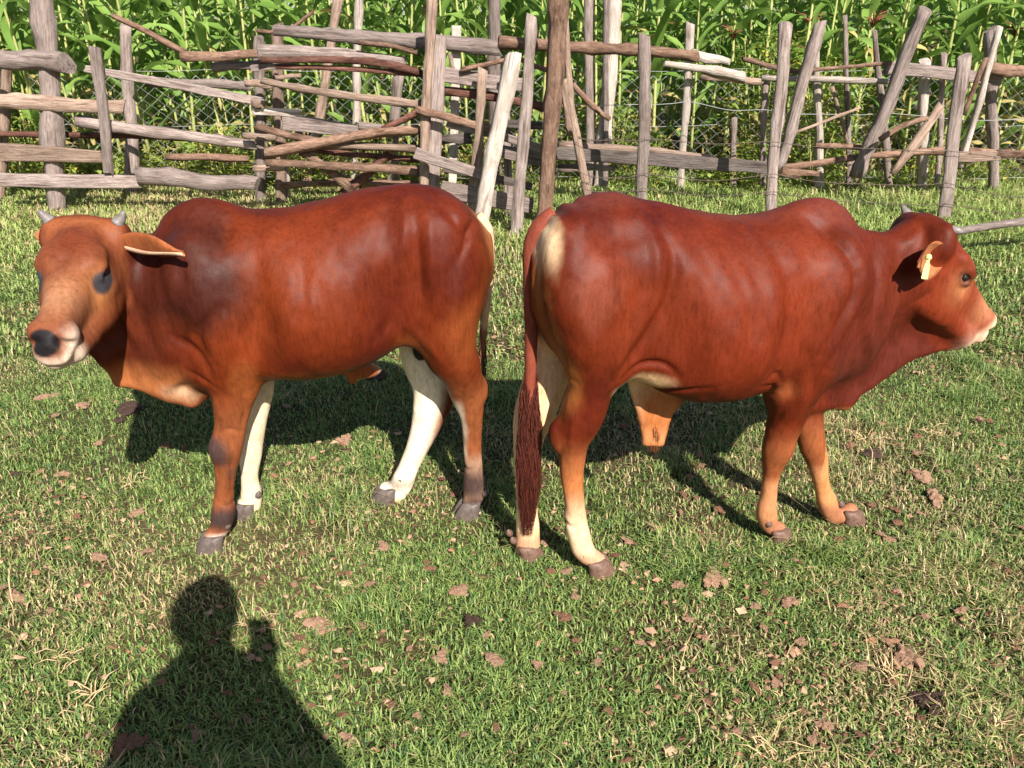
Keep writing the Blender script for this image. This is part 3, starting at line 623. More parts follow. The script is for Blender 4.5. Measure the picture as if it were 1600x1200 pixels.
# ---- the bull facing right, seen a little from behind
f2 = Frame(.55, 2.03, 13); L2 = f2.L
poll2 = L2(1452, 350, .0); nose2 = f2.sol(1553, 490, poll2, .425, False)
A2 = [L2(1405, 400, 0), L2(1400, 470, 0), L2(1370, 500, 0), L2(1330, 540, 0), L2(1290, 560, 0)]
B2 = [L2(1470, 480, 0), L2(1478, 534, 0), L2(1418, 553, -.01), L2(1356, 598, -.02), L2(1318, 626, -.03)]
RB2 = (.088, .0122, .0036)
def paint2(e, blob, mask):
    V, q, hl = e['V'], e['q'], e['hl']; n = fbm(V[:, 0]*7, V[:, 1]*7, V[:, 2]*5+9, 3)-.5
    mask(.6*g3(V, (-.02, -.15, .78), (.2, .3, .2)), (.125, .0165, .0045))
    blob((.30, 0, 1.05), (.14, .15, .07), (.13, .03, .02), .6); blob((.06, 0, 1.05), (.2, .08, .04), (.13, .03, .018), .5); blob((-.35, 0, 1.1), (.12, .1, .04), (.12, .03, .02), .6)
    mask(.65*g3(V, (.45, -.05, .75), (.16, .3, .2)), (.085, .0155, .0085))
    hl_ = e['hl']
    # cream buttock and inner thighs
    blob(L2(855, 392, -.06), (.030, .10, .10), (.80, .58, .34), 1, 1, .2); blob(L2(870, 440, -.08), (.065, .08, .11), (.46, .19, .05), .9); blob(L2(880, 510, -.09), (.07, .08, .12), (.31, .10, .026), .8); blob(L2(885, 590, -.10), (.05, .08, .12), (.31, .10, .026), .8)
    leg = sstep(.60, .48, V[:, 2]); hind = V[:, 0] < -.1
    mask(hind*sstep(.80, .70, V[:, 2])*sstep(-.045, -.015, V[:, 1])*.95, (.72, .45, .25))
    mask(hind*(V[:, 1] < .0)*sstep(.52, .32, V[:, 2]+.06*n), (.36, .12, .04)); mask(hind*(V[:, 1] < .0)*sstep(.33, .16, V[:, 2]+.04*n)*.85, (.72, .50, .32)); mask(hind*sstep(.11, .07, V[:, 2])*.8, (.40, .20, .12))
    mask((~hind)*sstep(.47, .34, V[:, 2]+.05*n)*.7, (.26, .080, .028)); mask(sstep(.33, .38, V[:, 0]+.6*(V[:, 2]-.55))*sstep(.455, .47, V[:, 2])*sstep(.80, .62, V[:, 2])*.75, (.070, .0125, .0075)); mask((~hind)*(V[:, 1] < 0)*sstep(.27, .22, V[:, 2])*.7, (.48, .22, .10)); mask((~hind)*(V[:, 0] > .42)*sstep(.462, .43, V[:, 2])*.8, (.46, .20, .075))
    mask((~hind)*sstep(.12, .07, V[:, 2])*.7, (.26, .10, .06))
    blob(L2(1012, 590, -.12), (.07, .09, .035), (.66, .42, .22), .85); blob(L2(975, 600, -.1), (.06, .09, .035), (.75, .55, .36), .8); blob((.17, -.12, .59), (.05, .09, .05), (.30, .09, .03), .45)
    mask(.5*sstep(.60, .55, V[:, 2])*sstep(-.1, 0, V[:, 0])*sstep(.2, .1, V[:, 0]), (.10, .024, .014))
    blob(L2(1026, 640, 0), (.10, .10, .12), (.33, .11, .034), 1, 1); blob(L2(925, 470, -.2), (.07, .08, .09), (.16, .042, .024), .55, 1, .7); blob(L2(1170, 520, -.2), (.03, .05, .05), (.13, .03, .016), .5)
    H = sstep(-.03, .03, hl[:, 0])*sstep(.115, .095, np.abs(hl[:, 1]))*sstep(-.22, -.17, hl[:, 2])*np.where(hl[:, 0] < .10, sstep(-.17+.1*hl[:, 0], -.11, hl[:, 2]), 1)
    mask(H*.85, (.165, .024, .008)); mask(H*.95*np.minimum(1, 1.4*g3(hl, (-.01, 0, 0), (.055, .12, .06))), (.030, .0075, .005))
    mask(H*.7*g3(hl, (.17, -.07, -.06), (.05, .06, .05)), (.40, .17, .07)); mask(H*.65*g3(hl, (.34, 0, -.03), (.06, .07, .06)), (.46, .22, .11))
    mask(H*.9*sstep(.375, .40, hl[:, 0]+.02*n), (.66, .42, .28)); mask(H*.95*g3(hl, (.41, 0, -.125), (.05, .06, .028)), (.70, .50, .38))
    for sg in (1, -1): mask(H*.7*sstep(1.15, .7, np.sqrt(((hl[:, 0]-.15)/.034)**2+((hl[:, 1]-sg*.10)/.04)**2+((hl[:, 2]+.048)/.020)**2)), (.06, .03, .025))
def ears2(q, fr):
    out = []
    B = q(.040, -.086, -.060); T = fr.sol(1434, 414, B, .160, True); out.append((B, T, np.array([.75, -.65, .05]), .056, (.23, .066, .03), (.30, .115, .045)))
    B = q(.050, .080, -.080); T = q(.03, .16, -.18); out.append((B, T, np.array([.85, .45, -.1]), .046, (.23, .066, .03), (.30, .115, .045)))
    return out
tail2 = [L2(*p) for p in ((868, 338, 0), (848, 352, .0), (834, 380, .0), (830, 430, .0), (830, 520, .0), (828, 600, .0), (827, 640, .0))]
LN2 = [([(1045, 345), (1061, 415), (1050, 462), (1020, 520), (985, 572), (962, 600)], .017, -.013), ([(1025, 350), (1040, 415), (1028, 465), (1000, 520), (965, 570)], .022, .008), ([(978, 598), (1010, 577), (1042, 574), (1060, 590)], .010, -.010), ([(1215, 380), (1236, 450), (1226, 510), (1200, 572)], .022, -.010),
    ([(1282, 552), (1302, 508), (1332, 458), (1344, 410)], .018, -.014), ([(1300, 345), (1330, 388), (1340, 430)], .018, -.012), ([(918, 362), (985, 376), (1042, 372)], .028, -.008), ([(860, 340), (900, 330), (940, 318)], .016, .006), ([(905, 440), (935, 400), (975, 385)], .022, -.006), ([(930, 430), (925, 500), (915, 540)], .022, -.005),
    ([(1100, 390), (1122, 470), (1118, 540)], .020, -.003), ([(1140, 390), (1160, 470), (1152, 540)], .020, -.003), ([(1172, 400), (1188, 470), (1180, 540)], .020, -.003), ([(1186, 345), (1200, 370), (1212, 400)], .014, .006), ([(1362, 380), (1372, 440), (1350, 500)], .014, -.007), ([(1392, 375), (1402, 440), (1385, 500)], .014, -.007), ([(1330, 500), (1310, 540), (1292, 575)], .012, -.009), ([(1360, 495), (1330, 540), (1305, 580)], .010, -.007),
    ([(1190, 590), (1205, 580), (1225, 600)], .008, -.008), ([(1185, 600), (1210, 605), (1222, 630)], .008, -.007), ([(1240, 640), (1232, 680), (1222, 700)], .010, -.006), ([(905, 610), (890, 650), (885, 690)], .012, -.008), ([(892, 700), (886, 745), (893, 805), (900, 835)], .0065, -.006), ([(908, 645), (903, 690), (902, 740)], .010, .005), ([(1212, 715), (1204, 750), (1200, 790)], .006, -.005), ([(1205, 690), (1216, 702), (1228, 692)], .008, -.004), ([(1188, 806), (1200, 812), (1214, 808)], .007, -.005), ([(893, 842), (906, 850), (921, 842)], .007, -.005)]
D2 = dict(eyer=.0155, eyein=.0075, side=-.19, lines=LN2, headw=.95, eye=(.148, .096, -.046), group='young zebu bulls standing on the grass', base=RB2, poll=poll2, nose=nose2, knobs=[], roll=.0,
    trunk=[(-.52, .99, .82, .05), (-.48, 1.05, .74, .12), (-.39, 1.10, .68, .17), (-.31, 1.118, .65, .19), (-.2, 1.095, .60, .205), (-.1, 1.07, .56, .22), (0, 1.047, .55, .225), (.1, 1.042, .555, .22), (.2, 1.042, .565, .205), (.28, 1.02, .55, .185), (.36, .985, .53, .155), (.45, .945, .56, .12), (.52, .90, .62, .09)],
    ells=[((.290, 0, 1.008), (.096, .053, .068), .08), ((.30, -.12, .79), (.11, .085, .21), .07), ((.30, .12, .79), (.11, .085, .21), .07),
          
          ((.0, -.10, .75), (.24, .135, .19), .05), ((.44, 0, .64), (.10, .085, .10), .06)],
    neck=([(.36, 0, .80), (.49, 0, .822), (.62, .0, .852)], [.175, .147, .118], .60),
    sheets=[(tri_fan(A2, B2), .020, .05), ([(L2(1290, 560, -.02), L2(1318, 624, -.03), L2(1265, 632, -.04)), (L2(1290, 560, -.02), L2(1265, 632, -.04), L2(1235, 600, -.04))], .024, .04),
            ([(L2(985, 590, 0), L2(1066, 622, 0), L2(1035, 655, 0)), (L2(985, 590, 0), L2(1040, 650, 0), L2(1003, 655, 0)), (L2(1003, 652, 0), L2(1042, 650, 0), L2(1010, 690, 0)), (L2(1042, 650, 0), L2(1032, 692, 0), L2(1010, 690, 0))], .013, .03)],
    legs=[dict(px=[('w', .30, -.10, .74, .105), (1240, 595, 50, -.10), (1232, 640, 34, -.09), (1222, 675, 27, -.085), (1213, 708, 23, -.08), (1206, 738, 15, -.075), (1201, 772, 13.5, -.07), (1198, 803, 16.5, -.07), (1207, 824, 13, -.07)], hoof=(1213, 842, -.07, 0), k=.025, hm=M_HOOFT),
          dict(px=[('w', .32, .10, .72, .10), (1252, 610, 34, .03), (1261, 648, 25, -.01), (1268, 690, 21.5, -.03), (1277, 722, 17, -.03), (1284, 757, 12.5, -.03), (1294, 789, 16, -.03), (1307, 808, 12.5, -.03)], hoof=(1322, 827, -.03, -5), k=.025, hm=M_HOOFT),
          dict(px=[(898, 385, 50, -.09), (908, 440, 64, -.115), (924, 500, 64, -.12), (935, 555, 56, -.115), (922, 605, 39, -.11), (907, 650, 37, -.10), (894, 690, 27, -.095), (893, 725, 21, -.09), (897, 787, 17, -.09), (905, 838, 18.5, -.09), (917, 866, 16.5, -.09)], hoof=(932, 890, -.09, -5), k=.06, hm=M_HOOFT),
          dict(px=[('w', -.38, .09, .93, .10), ('w', -.40, .10, .78, .105), (862, 550, 40, .08), (850, 600, 36, .06), (836, 645, 33, .05), (826, 685, 25, .045), (823, 730, 19, .04), (823, 790, 16.5, .035), (825, 832, 19, .03), (824, 856, 17, .03)], hoof=(823, 874, .03, 5), k=.06, hm=M_HOOFT)],
    post=[(L2(871, 678, -.09), (.022, .020, .040), .03), (L2(1219, 700, -.09), (.03, .03, .035), .03)],
    cut=[((-.235, -.245, .82), (.075, .045, .13), .10), ((.16, -.25, .80), (.03, .04, .16), .08), ((.37, -.205, .72), (.03, .05, .10), .08)],
    relief=[lambda V: .006*g3(V, (-.245, -.2, .98), (.014, .1, .09)), lambda V: .006*np.sin((V[:, 0]+V[:, 2]*.25)*90)*g3(V, (.20, -.14, .60), (.05, .12, .06)),
            lambda V: .0055*np.sin((V[:, 0]+V[:, 2]*.55)*78)*g3(V, (.44, -.1, .70), (.08, .12, .08)), lambda V: .004*np.sin((V[:, 0]-V[:, 2]*.15)*60)*g3(V, (.46, -.1, .86), (.07, .12, .12)),
            lambda V: .003*np.sin(V[:, 0]*70-V[:, 2]*10)*g3(V, (.05, -.21, .75), (.14, .1, .12)), lambda V: -.008*np.exp(-((V[:, 0]-.40+.35*(V[:, 2]-.9))/.012)**2)*g3(V, (.40, -.1, .90), (.1, .15, .10)),
            lambda V: -.010*np.exp(-((V[:, 2]-.60-.35*(V[:, 0]+.22))/.009)**2)*g3(V, (-.17, -.17, .60), (.10, .1, .06)), lambda V: .006*np.sin(V[:, 0]*120+V[:, 2]*60)*g3(V, (-.42, .0, 1.07), (.08, .1, .04))],
    paint=paint2, ears=ears2,
    horns=[((.0, .080, -.004), (-.02, .096, .006), (-.034, .106, .012), .016), ((.0, -.080, -.002), (.004, -.096, .008), (.014, -.108, .014), .016)],
    tail=tail2, tail_r=[.028, .026, .021, .019, .018, .016, .014], tail_col=lambda v: (.19, .045, .026),
    switch=([L2(829, 585, 0), L2(827, 680, 0), L2(826, 770, 0), L2(824, 836, 0)], [.014, .032, .034, .016], 1300, (.095, .022, .014), 5))
bull2, env2 = make_bull('bull', 'glossy chestnut bull facing right with a yellow ear tag and its tail hanging down', f2, D2)
link('sheath_tuft', switch_mesh([L2(1022, 650, 0), L2(1022, 680, 0), L2(1022, 706, 0)], [.016, .024, .016], 420, (.20, .065, .028), 9, .25), bull2, M_HAIR)
def ear_tag():
    e = ears2(env2['q'], f2)[0]; c = e[0]*.55+e[1]*.45+np.array([.02, -.03, .0]); V, F = [], []
    b = f2.L(1451, 402, c[1]); bt = f2.L(1444, 436, c[1]-.01); ax = bt-b; ax /= np.linalg.norm(ax); ln = .058; sdv = np.array([.75, -.25, .1]); sdv -= ax*(sdv@ax); sdv /= np.linalg.norm(sdv); nn = np.cross(ax, sdv)
    prof = [(0, .0045), (.25, .0045), (.38, .0075), (.95, .0085), (1, .007)]
    for t, wv in prof:
        for sx, sz in ((-1, -1), (1, -1), (1, 1), (-1, 1)): V.append(b+ax*ln*t+sdv*wv*sx+nn*.0012*sz)
    for i in range(len(prof)-1):
        for k in range(4): a = i*4+k; d = i*4+(k+1) % 4; F.append((a, d, d+4, a+4))
    F += [(3, 2, 1, 0), (16, 17, 18, 19)]
    t = link('ear_tag', py_mesh('ear_tag', V, F, False), bull2, mat_plain('pale_yellow_plastic', (.40, .50, .20), .4, .5, .08))
    bm = bmesh.new(); bmesh.ops.create_uvsphere(bm, u_segments=10, v_segments=6, radius=.009); me = bpy.data.meshes.new('stud'); bm.to_mesh(me); bm.free()
    o = link('stud', me, t, mat_plain('yellow_stud', (.62, .62, .24), .4, .5, .08)); o.location = b-nn*.002
ear_tag()

# ------------------------------------------------------------------ fences
def pole_mesh(P, r0, r1, n=9, rough=.10, seed=0, split=False):
    """a rough round or split pole along a path that starts at the origin; its length runs along local Z"""
    g = random.Random(seed); P = [Vector(p) for p in P]
    tot = sum((P[i+1]-P[i]).length for i in range(len(P)-1)); m = max(6, min(20, int(tot/.10)+2))
    S = smooth_path(P, m) if len(P) > 2 else [P[0].lerp(P[1], i/(m-1)) for i in range(m)]
    V, F = [], []; base = [1+g.uniform(-rough, rough)*1.6 for _ in range(n)]; fx, fy = (1, .55) if split else (1, 1)
    ph = g.uniform(0, 6)
    for i, c in enumerate(S):
        t = i/(m-1); c = Vector(c); r = (r0+(r1-r0)*t)*(1+g.uniform(-rough, rough)*.7)
        if g.random() < .22: r *= 1.16
        o = Vector((math.sin(ph+t*7), math.cos(ph*1.7+t*6), 0))*r0*.22*(1 if len(P) == 2 else .6)*math.sin(math.pi*t)
        for k in range(n):
            a = 2*math.pi*k/n; rr = r*base[k]*(1+g.uniform(-rough, rough)*.9)
            tilt = (math.cos(a+ph)*r*.7 if i in (0, m-1) else 0)
            V.append(c+o+Vector((math.cos(a)*rr*fx, math.sin(a)*rr*fy, tilt*(.6 if i else -.3))))
    for i in range(m-1):
        for k in range(n): a = i*n+k; b = i*n+(k+1) % n; F.append((a, b, b+n, a+n))
    F.append(tuple(range(n))[::-1]); F.append(tuple((m-1)*n+k for k in range(n)))
    me = py_mesh('pole', V, F, True); sharp_ends(me); return me
def sharp_ends(me):
    for p in me.polygons:
        if len(p.vertices) > 4: p.use_smooth = False
def plank_mesh(length, w0, w1, th, seed=0):
    g = random.Random(seed); m = max(4, min(11, int(length/.18)+2)); V, F = [], []; ph = g.uniform(0, 6); bow = g.uniform(-.012, .012)
    for i in range(m):
        t = i/(m-1); w = (w0+(w1-w0)*t)*(1+g.uniform(-.05, .05)); c = bow*math.sin(math.pi*t); z = t*length
        for (sx, sy) in ((-1, -1), (1, -1), (1, 1), (-1, 1)):
            x = sx*w+g.uniform(-.07, .07)*w; y = sy*th+g.uniform(-.12, .12)*th
            ch = th*.35
            V.append((x-sx*ch, y, z+(g.uniform(-.02, .02) if i in (0, m-1) else 0))); V.append((x, y-sy*ch, z+(g.uniform(-.02, .02) if i in (0, m-1) else 0)))
        q = V[-8:]; V[-8:] = [(q[k][0]+c, q[k][1]+c*.5, q[k][2]) for k in (1, 0, 2, 3, 5, 4, 6, 7)]
    for i in range(m-1):
        for k in range(8): a = i*8+k; b = i*8+(k+1) % 8; F.append((a, b, b+8, a+8))
    F.append(tuple(range(8))[::-1]); F.append(tuple((m-1)*8+k for k in range(8)))
    return py_mesh('plank', V, F, False)
def orient(d):
    """axes with Z along d and the plank's wide side (X) across the view, its thickness (Y) towards the back"""
    z = Vector(d).normalized(); y = Vector((0, 1, 0)); x = y.cross(z)
    if x.length < .05: x = Vector((1, 0, 0))
    x.normalize(); y = z.cross(x); return Matrix((x, y, z)).transposed()
SEED = [100]
def member(root, name, P, w0, w1, kind, mat):
    """P: world points; w0, w1: half widths in metres"""
    SEED[0] += 1; sd_ = SEED[0]; a, b = Vector(P[0]), Vector(P[-1]); M = orient(b-a); loc = [M.transposed()@(Vector(p)-a) for p in P]
    me = plank_mesh((b-a).length, w0, w1, min(w0, w1)*.36+.004, sd_) if kind == 'plank' else pole_mesh(loc, w0, w1, 9, .10, sd_, kind == 'split')
    o = link(name, me, root, mat); o.matrix_local = Matrix.Translation(a-root.location)@M.to_4x4(); return o
def up(root, x0, y0, x1, y1, wt, wb, mat, kind='pole', Y=None, name='post', mid=(), lean=0.):
    """an upright: pixel of its top, pixel of its foot (on the ground, or at the distance Y), widths in picture pixels"""
    if Y is None:
        f = ground_at(x1, y1); Y = f.y
    else: f = at(x1, y1, Y)
    if f.z > 0 and name == 'post': d = at(x0, y0, Y)-f; f = f-d*(f.z+.15)/max(d.z, .3)
    else: f = f-(at(x0, y0, Y)-f).normalized()*.12 if name == 'post' else f
    t = at(x0, y0, Y+lean); s_ = depth_scale(f)
    P = [f]+[at(mx, my, Y) for mx, my in mid]+[t]
    return member(root, name, P, wb*s_/2, wt*s_/2, kind, mat)
def rail(root, pts, w0, w1, mat, Y, kind='split', name='rail', Y1=None):
    n = len(pts); P = [at(x, y, Y+((Y1 if Y1 is not None else Y)-Y)*i/max(1, n-1)) for i, (x, y) in enumerate(pts)]; s_ = depth_scale(P[0])
    return member(root, name, P, w0*s_/2, w1*s_/2, kind, mat)

# -- the corral fence on the left
fl = tag(empty('rail_fence', (-3.4, 6.9, 0)), 'weathered corral fence of split rails nailed to uprights behind the left bull', 'fence', 'farm fences behind the bulls')
up(fl, 62, -60, 92, 331, 30, 26, W_GREY); up(fl, 12, 86, 0, 316, 14, 14, W_TAN); up(fl, 195, 38, 206, 303, 15, 20, W_GREY)
up(fl, 148, 75, 170, 272, 17, 14, W_GREY, 'plank', 6.72, 'upright'); up(fl, 405, 58, 407, 316, 13, 14, W_GREY); up(fl, 433, 38, 438, 318, 17, 16, W_TAN); up(fl, 447, 262, 450, 316, 10, 11, W_PALE)
for pts, a, b, m, Y, k in (
    ([(-60, 84), (103, 100)], 34, 33, W_GREY, 6.78, 'pole'), ([(-60, 158), (90, 163), (194, 168)], 24, 20, W_TAN, 6.78, 'split'), ([(-60, 208), (100, 211), (250, 214), (400, 224)], 9, 7, W_RED, 6.95, 'pole'),
    ([(2, 238), (160, 245)], 27, 19, W_TAN, 6.76, 'plank'), ([(2, 281), (219, 284)], 21, 20, W_GREY, 6.75, 'plank'), ([(215, 276), (402, 288)], 30, 24, W_GREY, 6.73, 'split'),
    ([(120, 189), (250, 208), (400, 227)], 20, 15, W_GREY, 6.82, 'split'), ([(132, 107), (270, 135), (411, 160)], 11, 14, W_GREY, 6.80, 'plank'),
    ([(175, 24), (230, 50), (290, 83)], 8, 11, W_BARK, 6.9, 'pole'), ([(281, 89), (420, 84)], 17, 14, W_BARK, 6.8, 'split'), ([(330, 105), (425, 99)], 12, 12, W_GREY, 6.9, 'split'),
    ([(228, 127), (388, 134)], 13, 12, W_GREY, 6.9, 'split'), ([(260, 245), (388, 248)], 11, 10, W_BARK, 6.85, 'pole'), ([(383, 130), (428, 133)], 12, 12, W_TAN, 6.72, 'split'), ([(380, 212), (432, 215)], 10, 9, W_TAN, 6.72, 'split'),
    ([(395, 107), (470, 105)], 10, 8, W_GREY, 6.74, 'plank'), ([(396, 173), (470, 177)], 13, 11, W_PALE, 6.74, 'plank'), ([(392, 160), (412, 164)], 12, 12, W_TAN, 6.7, 'split'), ([(396, 263), (444, 262)], 10, 10, W_TAN, 6.72, 'pole')):
    rail(fl, pts, a, b, m, Y, k)

# -- the pen side of crooked branches in the middle
fm = tag(empty('branch_fence', (-.9, 6.6, 0)), 'pen wall of crooked dark branches stacked between split uprights in the middle', 'fence', 'farm fences behind the bulls')
for pts, a, b, m, Y, k in (
    ([(428, 48), (560, 58), (680, 68), (782, 76)], 17, 26, W_GREY, 6.72, 'pole'), ([(402, 80), (520, 82), (632, 96)], 22, 14, W_GREY, 6.66, 'split'), ([(408, 94), (520, 94), (600, 100), (660, 114)], 9, 11, W_RED, 6.55, 'pole'),
    ([(430, 104), (560, 108), (662, 117)], 7, 9, W_RED, 6.58, 'pole'), ([(408, 126), (520, 147), (660, 164)], 10, 13, W_TAN, 6.5, 'split'), ([(415, 240), (500, 223), (580, 210), (656, 202)], 18, 14, W_BARK, 6.45, 'pole'),
    ([(400, 198), (450, 210), (520, 226)], 11, 12, W_BARK, 6.55, 'pole'), ([(598, 202), (630, 188), (656, 172)], 9, 11, W_RED, 6.5, 'pole'), ([(500, 228), (570, 228), (656, 234)], 12, 10, W_TAN, 6.5, 'pole'),
    ([(415, 254), (520, 258), (590, 262), (656, 268)], 10, 15, W_BARK, 6.45, 'pole'), ([(470, 236), (510, 262), (548, 296)], 12, 16, W_BARK, 6.52, 'split'), ([(535, 305), (570, 275), (610, 238)], 16, 12, W_RED, 6.6, 'pole'),
    ([(440, 190), (500, 200), (570, 205)], 26, 16, W_GREY, 6.75, 'plank'), ([(560, 196), (656, 205)], 12, 10, W_GREY, 6.62, 'split'), ([(430, 225), (540, 240), (656, 250)], 9, 9, W_RED, 6.7, 'pole'), ([(440, 290), (560, 285), (656, 290)], 10, 12, W_BARK, 6.7, 'pole'),
    ([(400, 48), (440, 50), (490, 18)], 6, 5, W_BARK, 6.75, 'pole'), ([(560, 66), (620, 74), (655, 84)], 8, 6, W_BARK, 6.6, 'pole'), ([(470, 118), (430, 122)], 6, 6, W_TAN, 6.6, 'split'),
    ([(650, 172), (700, 184), (768, 202)], 12, 11, W_BARK, 6.3, 'split'), ([(700, 192), (780, 212), (852, 234)], 14, 12, W_GREY, 6.35, 'plank'), ([(651, 240), (752, 272)], 18, 16, W_GREY, 6.2, 'plank'), ([(690, 296), (830, 322)], 28, 24, W_GREY, 6.3, 'plank'),
    ([(690, 116), (830, 134)], 22, 20, W_GREY, 6.45, 'plank'), ([(690, 142), (780, 152), (852, 168)], 13, 12, W_RED, 6.5, 'split'), ([(720, 110), (760, 100), (800, 92)], 8, 6, W_BARK, 6.4, 'pole'), ([(690, 262), (830, 292)], 12, 12, W_DARK, 6.4, 'plank'),
    ([(770, 190), (852, 196)], 12, 12, W_DARK, 6.5, 'plank'), ([(760, 232), (850, 250)], 20, 20, W_GREY, 6.42, 'plank'), ([(735, 215), (690, 220)], 18, 14, W_DARK, 6.6, 'split')):
    rail(fm, pts, a, b, m, Y, k, 'branch' if m in (W_RED, W_BARK) else 'rail')
up(fm, 675, -8, 660, 338, 14, 13, W_TAN, 'split', 6.35); up(fm, 687, 58, 671, 338, 20, 19, W_GREY, 'plank', 6.42); up(fm, 713, 42, 706, 310, 13, 12, W_PALE, 'plank', 6.75); up(fm, 755, 108, 738, 340, 14, 14, W_TAN, 'split', 6.3)
up(fm, 831, 24, 806, 373, 15, 19, W_GREY, 'split', None, 'post', [(822, 160)]); up(fm, 703, 85, 712, 120, 7, 8, W_TAN, 'split', 6.5, 'upright'); up(fm, 790, 160, 795, 300, 12, 12, W_GREY, 'plank', 6.6)

# -- loose poles leaning against it
def leaning(label, *a, **k):
    x0, y0, x1, y1 = a[:4]; Y = k.get('Y') or ground_at(x1, y1).y
    r = empty('leaning_pole', (at(x1, y1, Y).x, Y, 0)); tag(r, label, 'pole', 'loose poles propped at the pen'); up(r, *a, **k, name='post')
    r.children[0].name = 'shaft'; return r
leaning('pale debarked pole leaning outwards beside the left bull\'s rump', 803, 86, 746, 372, 24, 27, W_PALE, mid=[(787, 165)])
tp = leaning('tall thick reddish brown pole with bark bound by wire between the bulls', 876, -70, 850, 362, 30, 27, W_BARK, mid=[(866, 120)])
leaning('thin curved tan branch leaning beside the tall brown pole', 884, 30, 926, 325, 9, 15, W_TAN, mid=[(881, 130), (893, 210)], Y=6.3)
leaning('knotty whitish tree pole right of the tall brown pole', 962, -40, 938, 302, 22, 20, W_PALE, mid=[(951, 130)])
for yy in (212, 272): 
    c = at(860-(yy-212)*.05, yy, 6.25); P = [c+Vector((math.cos(a)*.085, math.sin(a)*.085, .01*math.sin(a*2))) for a in np.linspace(0, 6.3, 12)]
    o = link('wire_tie', py_mesh('wire_tie', *tube([np.array(p)-np.array(tp.location) for p in P], [.004]*12, 5)), tp, M_RUST)

# -- the right hand rail fence with wire mesh, at the edge of the maize
fr_ = tag(empty('boundary_fence', (2.6, 7.6, 0)), 'boundary fence of rough posts and long rails along the maize on the right', 'fence', 'farm fences behind the bulls')
for pts, a, b, m, Y, k in (
    ([(778, 66), (900, 73), (1000, 79), (1092, 88)], 17, 15, W_BARK, 6.7, 'pole'), ([(1080, 85), (1140, 97)], 16, 10, W_PALE, 7.5, 'split'), ([(1038, 99), (1100, 107), (1165, 120)], 10, 16, W_PALE, 7.45, 'split'),
    ([(1095, 118), (1190, 128)], 12, 10, W_TAN, 7.5, 'pole'), ([(1160, 92), (1240, 112)], 8, 7, W_BARK, 7.4, 'pole'), ([(1236, 112), (1310, 106), (1392, 98)], 6, 6, W_BARK, 7.35, 'pole'), ([(1190, 122), (1300, 124), (1392, 127)], 9, 9, W_PALE, 7.35, 'pole'),
    ([(1384, 106), (1480, 115), (1562, 126)], 20, 17, W_GREY, 7.4, 'plank'), ([(1545, 106), (1640, 118)], 18, 18, W_BARK, 7.3, 'split'), ([(870, 239), (1202, 262)], 19, 19, W_DARK, 6.9, 'plank'), ([(872, 228), (990, 234), (1112, 247)], 14, 9, W_TAN, 7.1, 'split'),
    ([(872, 262), (960, 262)], 14, 8, W_GREY, 7.0, 'split'), ([(1222, 262), (1300, 252), (1356, 243)], 11, 9, W_BARK, 7.3, 'pole'), ([(1274, 227), (1350, 230)], 8, 8, W_BARK, 7.3, 'pole'), ([(1350, 244), (1470, 236), (1560, 240)], 10, 12, W_BARK, 7.2, 'pole'),
    ([(1495, 245), (1562, 243)], 17, 15, W_TAN, 7.1, 'plank'), ([(1556, 240), (1640, 240)], 12, 12, W_BARK, 7.1, 'split'), ([(1220, 268), (1280, 272)], 14, 8, W_BARK, 7.0, 'split'), ([(1140, 250), (1225, 265)], 10, 8, W_TAN, 7.2, 'pole')):
    rail(fr_, pts, a, b, m, Y, k)
for a in ((534, -30, 497, 190, 13, 12), (562, -30, 556, 200, 10, 12), (772, -40, 774, 190, 18, 15), (623, 118, 618, 200, 15, 14), (920, -40, 921, 246, 15, 14), (948, -40, 946, 200, 9, 9), (1079, 36, 1066, 250, 12, 10), 
          (1196, 118, 1192, 240, 9, 9), (1275, 70, 1280, 262, 9, 13), (1366, 48, 1384, 240, 7, 12), (1320, 25, 1325, 236, 6, 9), (1445, 95, 1440, 245, 14, 14), (1475, 84, 1466, 250, 8, 9), (1548, 45, 1552, 255, 15, 14), (1148, 185, 1146, 250, 9, 9), (1300, 135, 1327, 235, 5, 7)):
    up(fr_, *a[:4], a[4], a[5], rnd.choice((W_GREY, W_GREY, W_TAN, W_PALE)), 'pole', 7.55+.2*rnd.random())
for a in ((1447, 14, 1338, 277, 17, 19, W_GREY), (1282, 34, 1216, 268, 17, 15, W_GREY), (1563, 42, 1500, 262, 9, 11, W_PALE), (1472, 165, 1395, 272, 13, 10, W_TAN), (1540, 90, 1505, 180, 8, 7, W_BARK), (1345, 168, 1240, 208, 4, 5, W_TAN)):
    up(fr_, *a[:4], a[4], a[5], a[6], 'pole', 7.15, 'brace')
for pts in ([(895, 132), (920, 160), (952, 186)], [(795, 84), (830, 100), (862, 112)], [(1375, 218), (1410, 196), (1450, 185)]):
    rail(fr_, pts, 9, 8, W_BARK, 6.9, 'pole', 'branch')
def wire(P, r=.0022, sag=.0, n=14):
    P = [Vector(p) for p in P]; Q = []
    for i in range(len(P)-1):
        for k in range(n):
            t = k/n; p = P[i].lerp(P[i+1], t); p.z -= sag*4*t*(1-t)+.006*math.sin(i*3+t*9); Q.append(p)
    Q.append(P[-1]); return Q
def wires(name, root, paths, r, mat):
    V, F = [], []
    for P in paths:
        v, f = tube([np.array(p)-np.array(root.location) for p in P], [r]*len(P), 4); b = len(V); V += v; F += [tuple(b+i for i in q) for q in f]
    return link(name, py_mesh(name, V, F), root, mat)
M_WIRE2 = mat_plain('galvanised_wire', (.42, .42, .40), .45, .5)
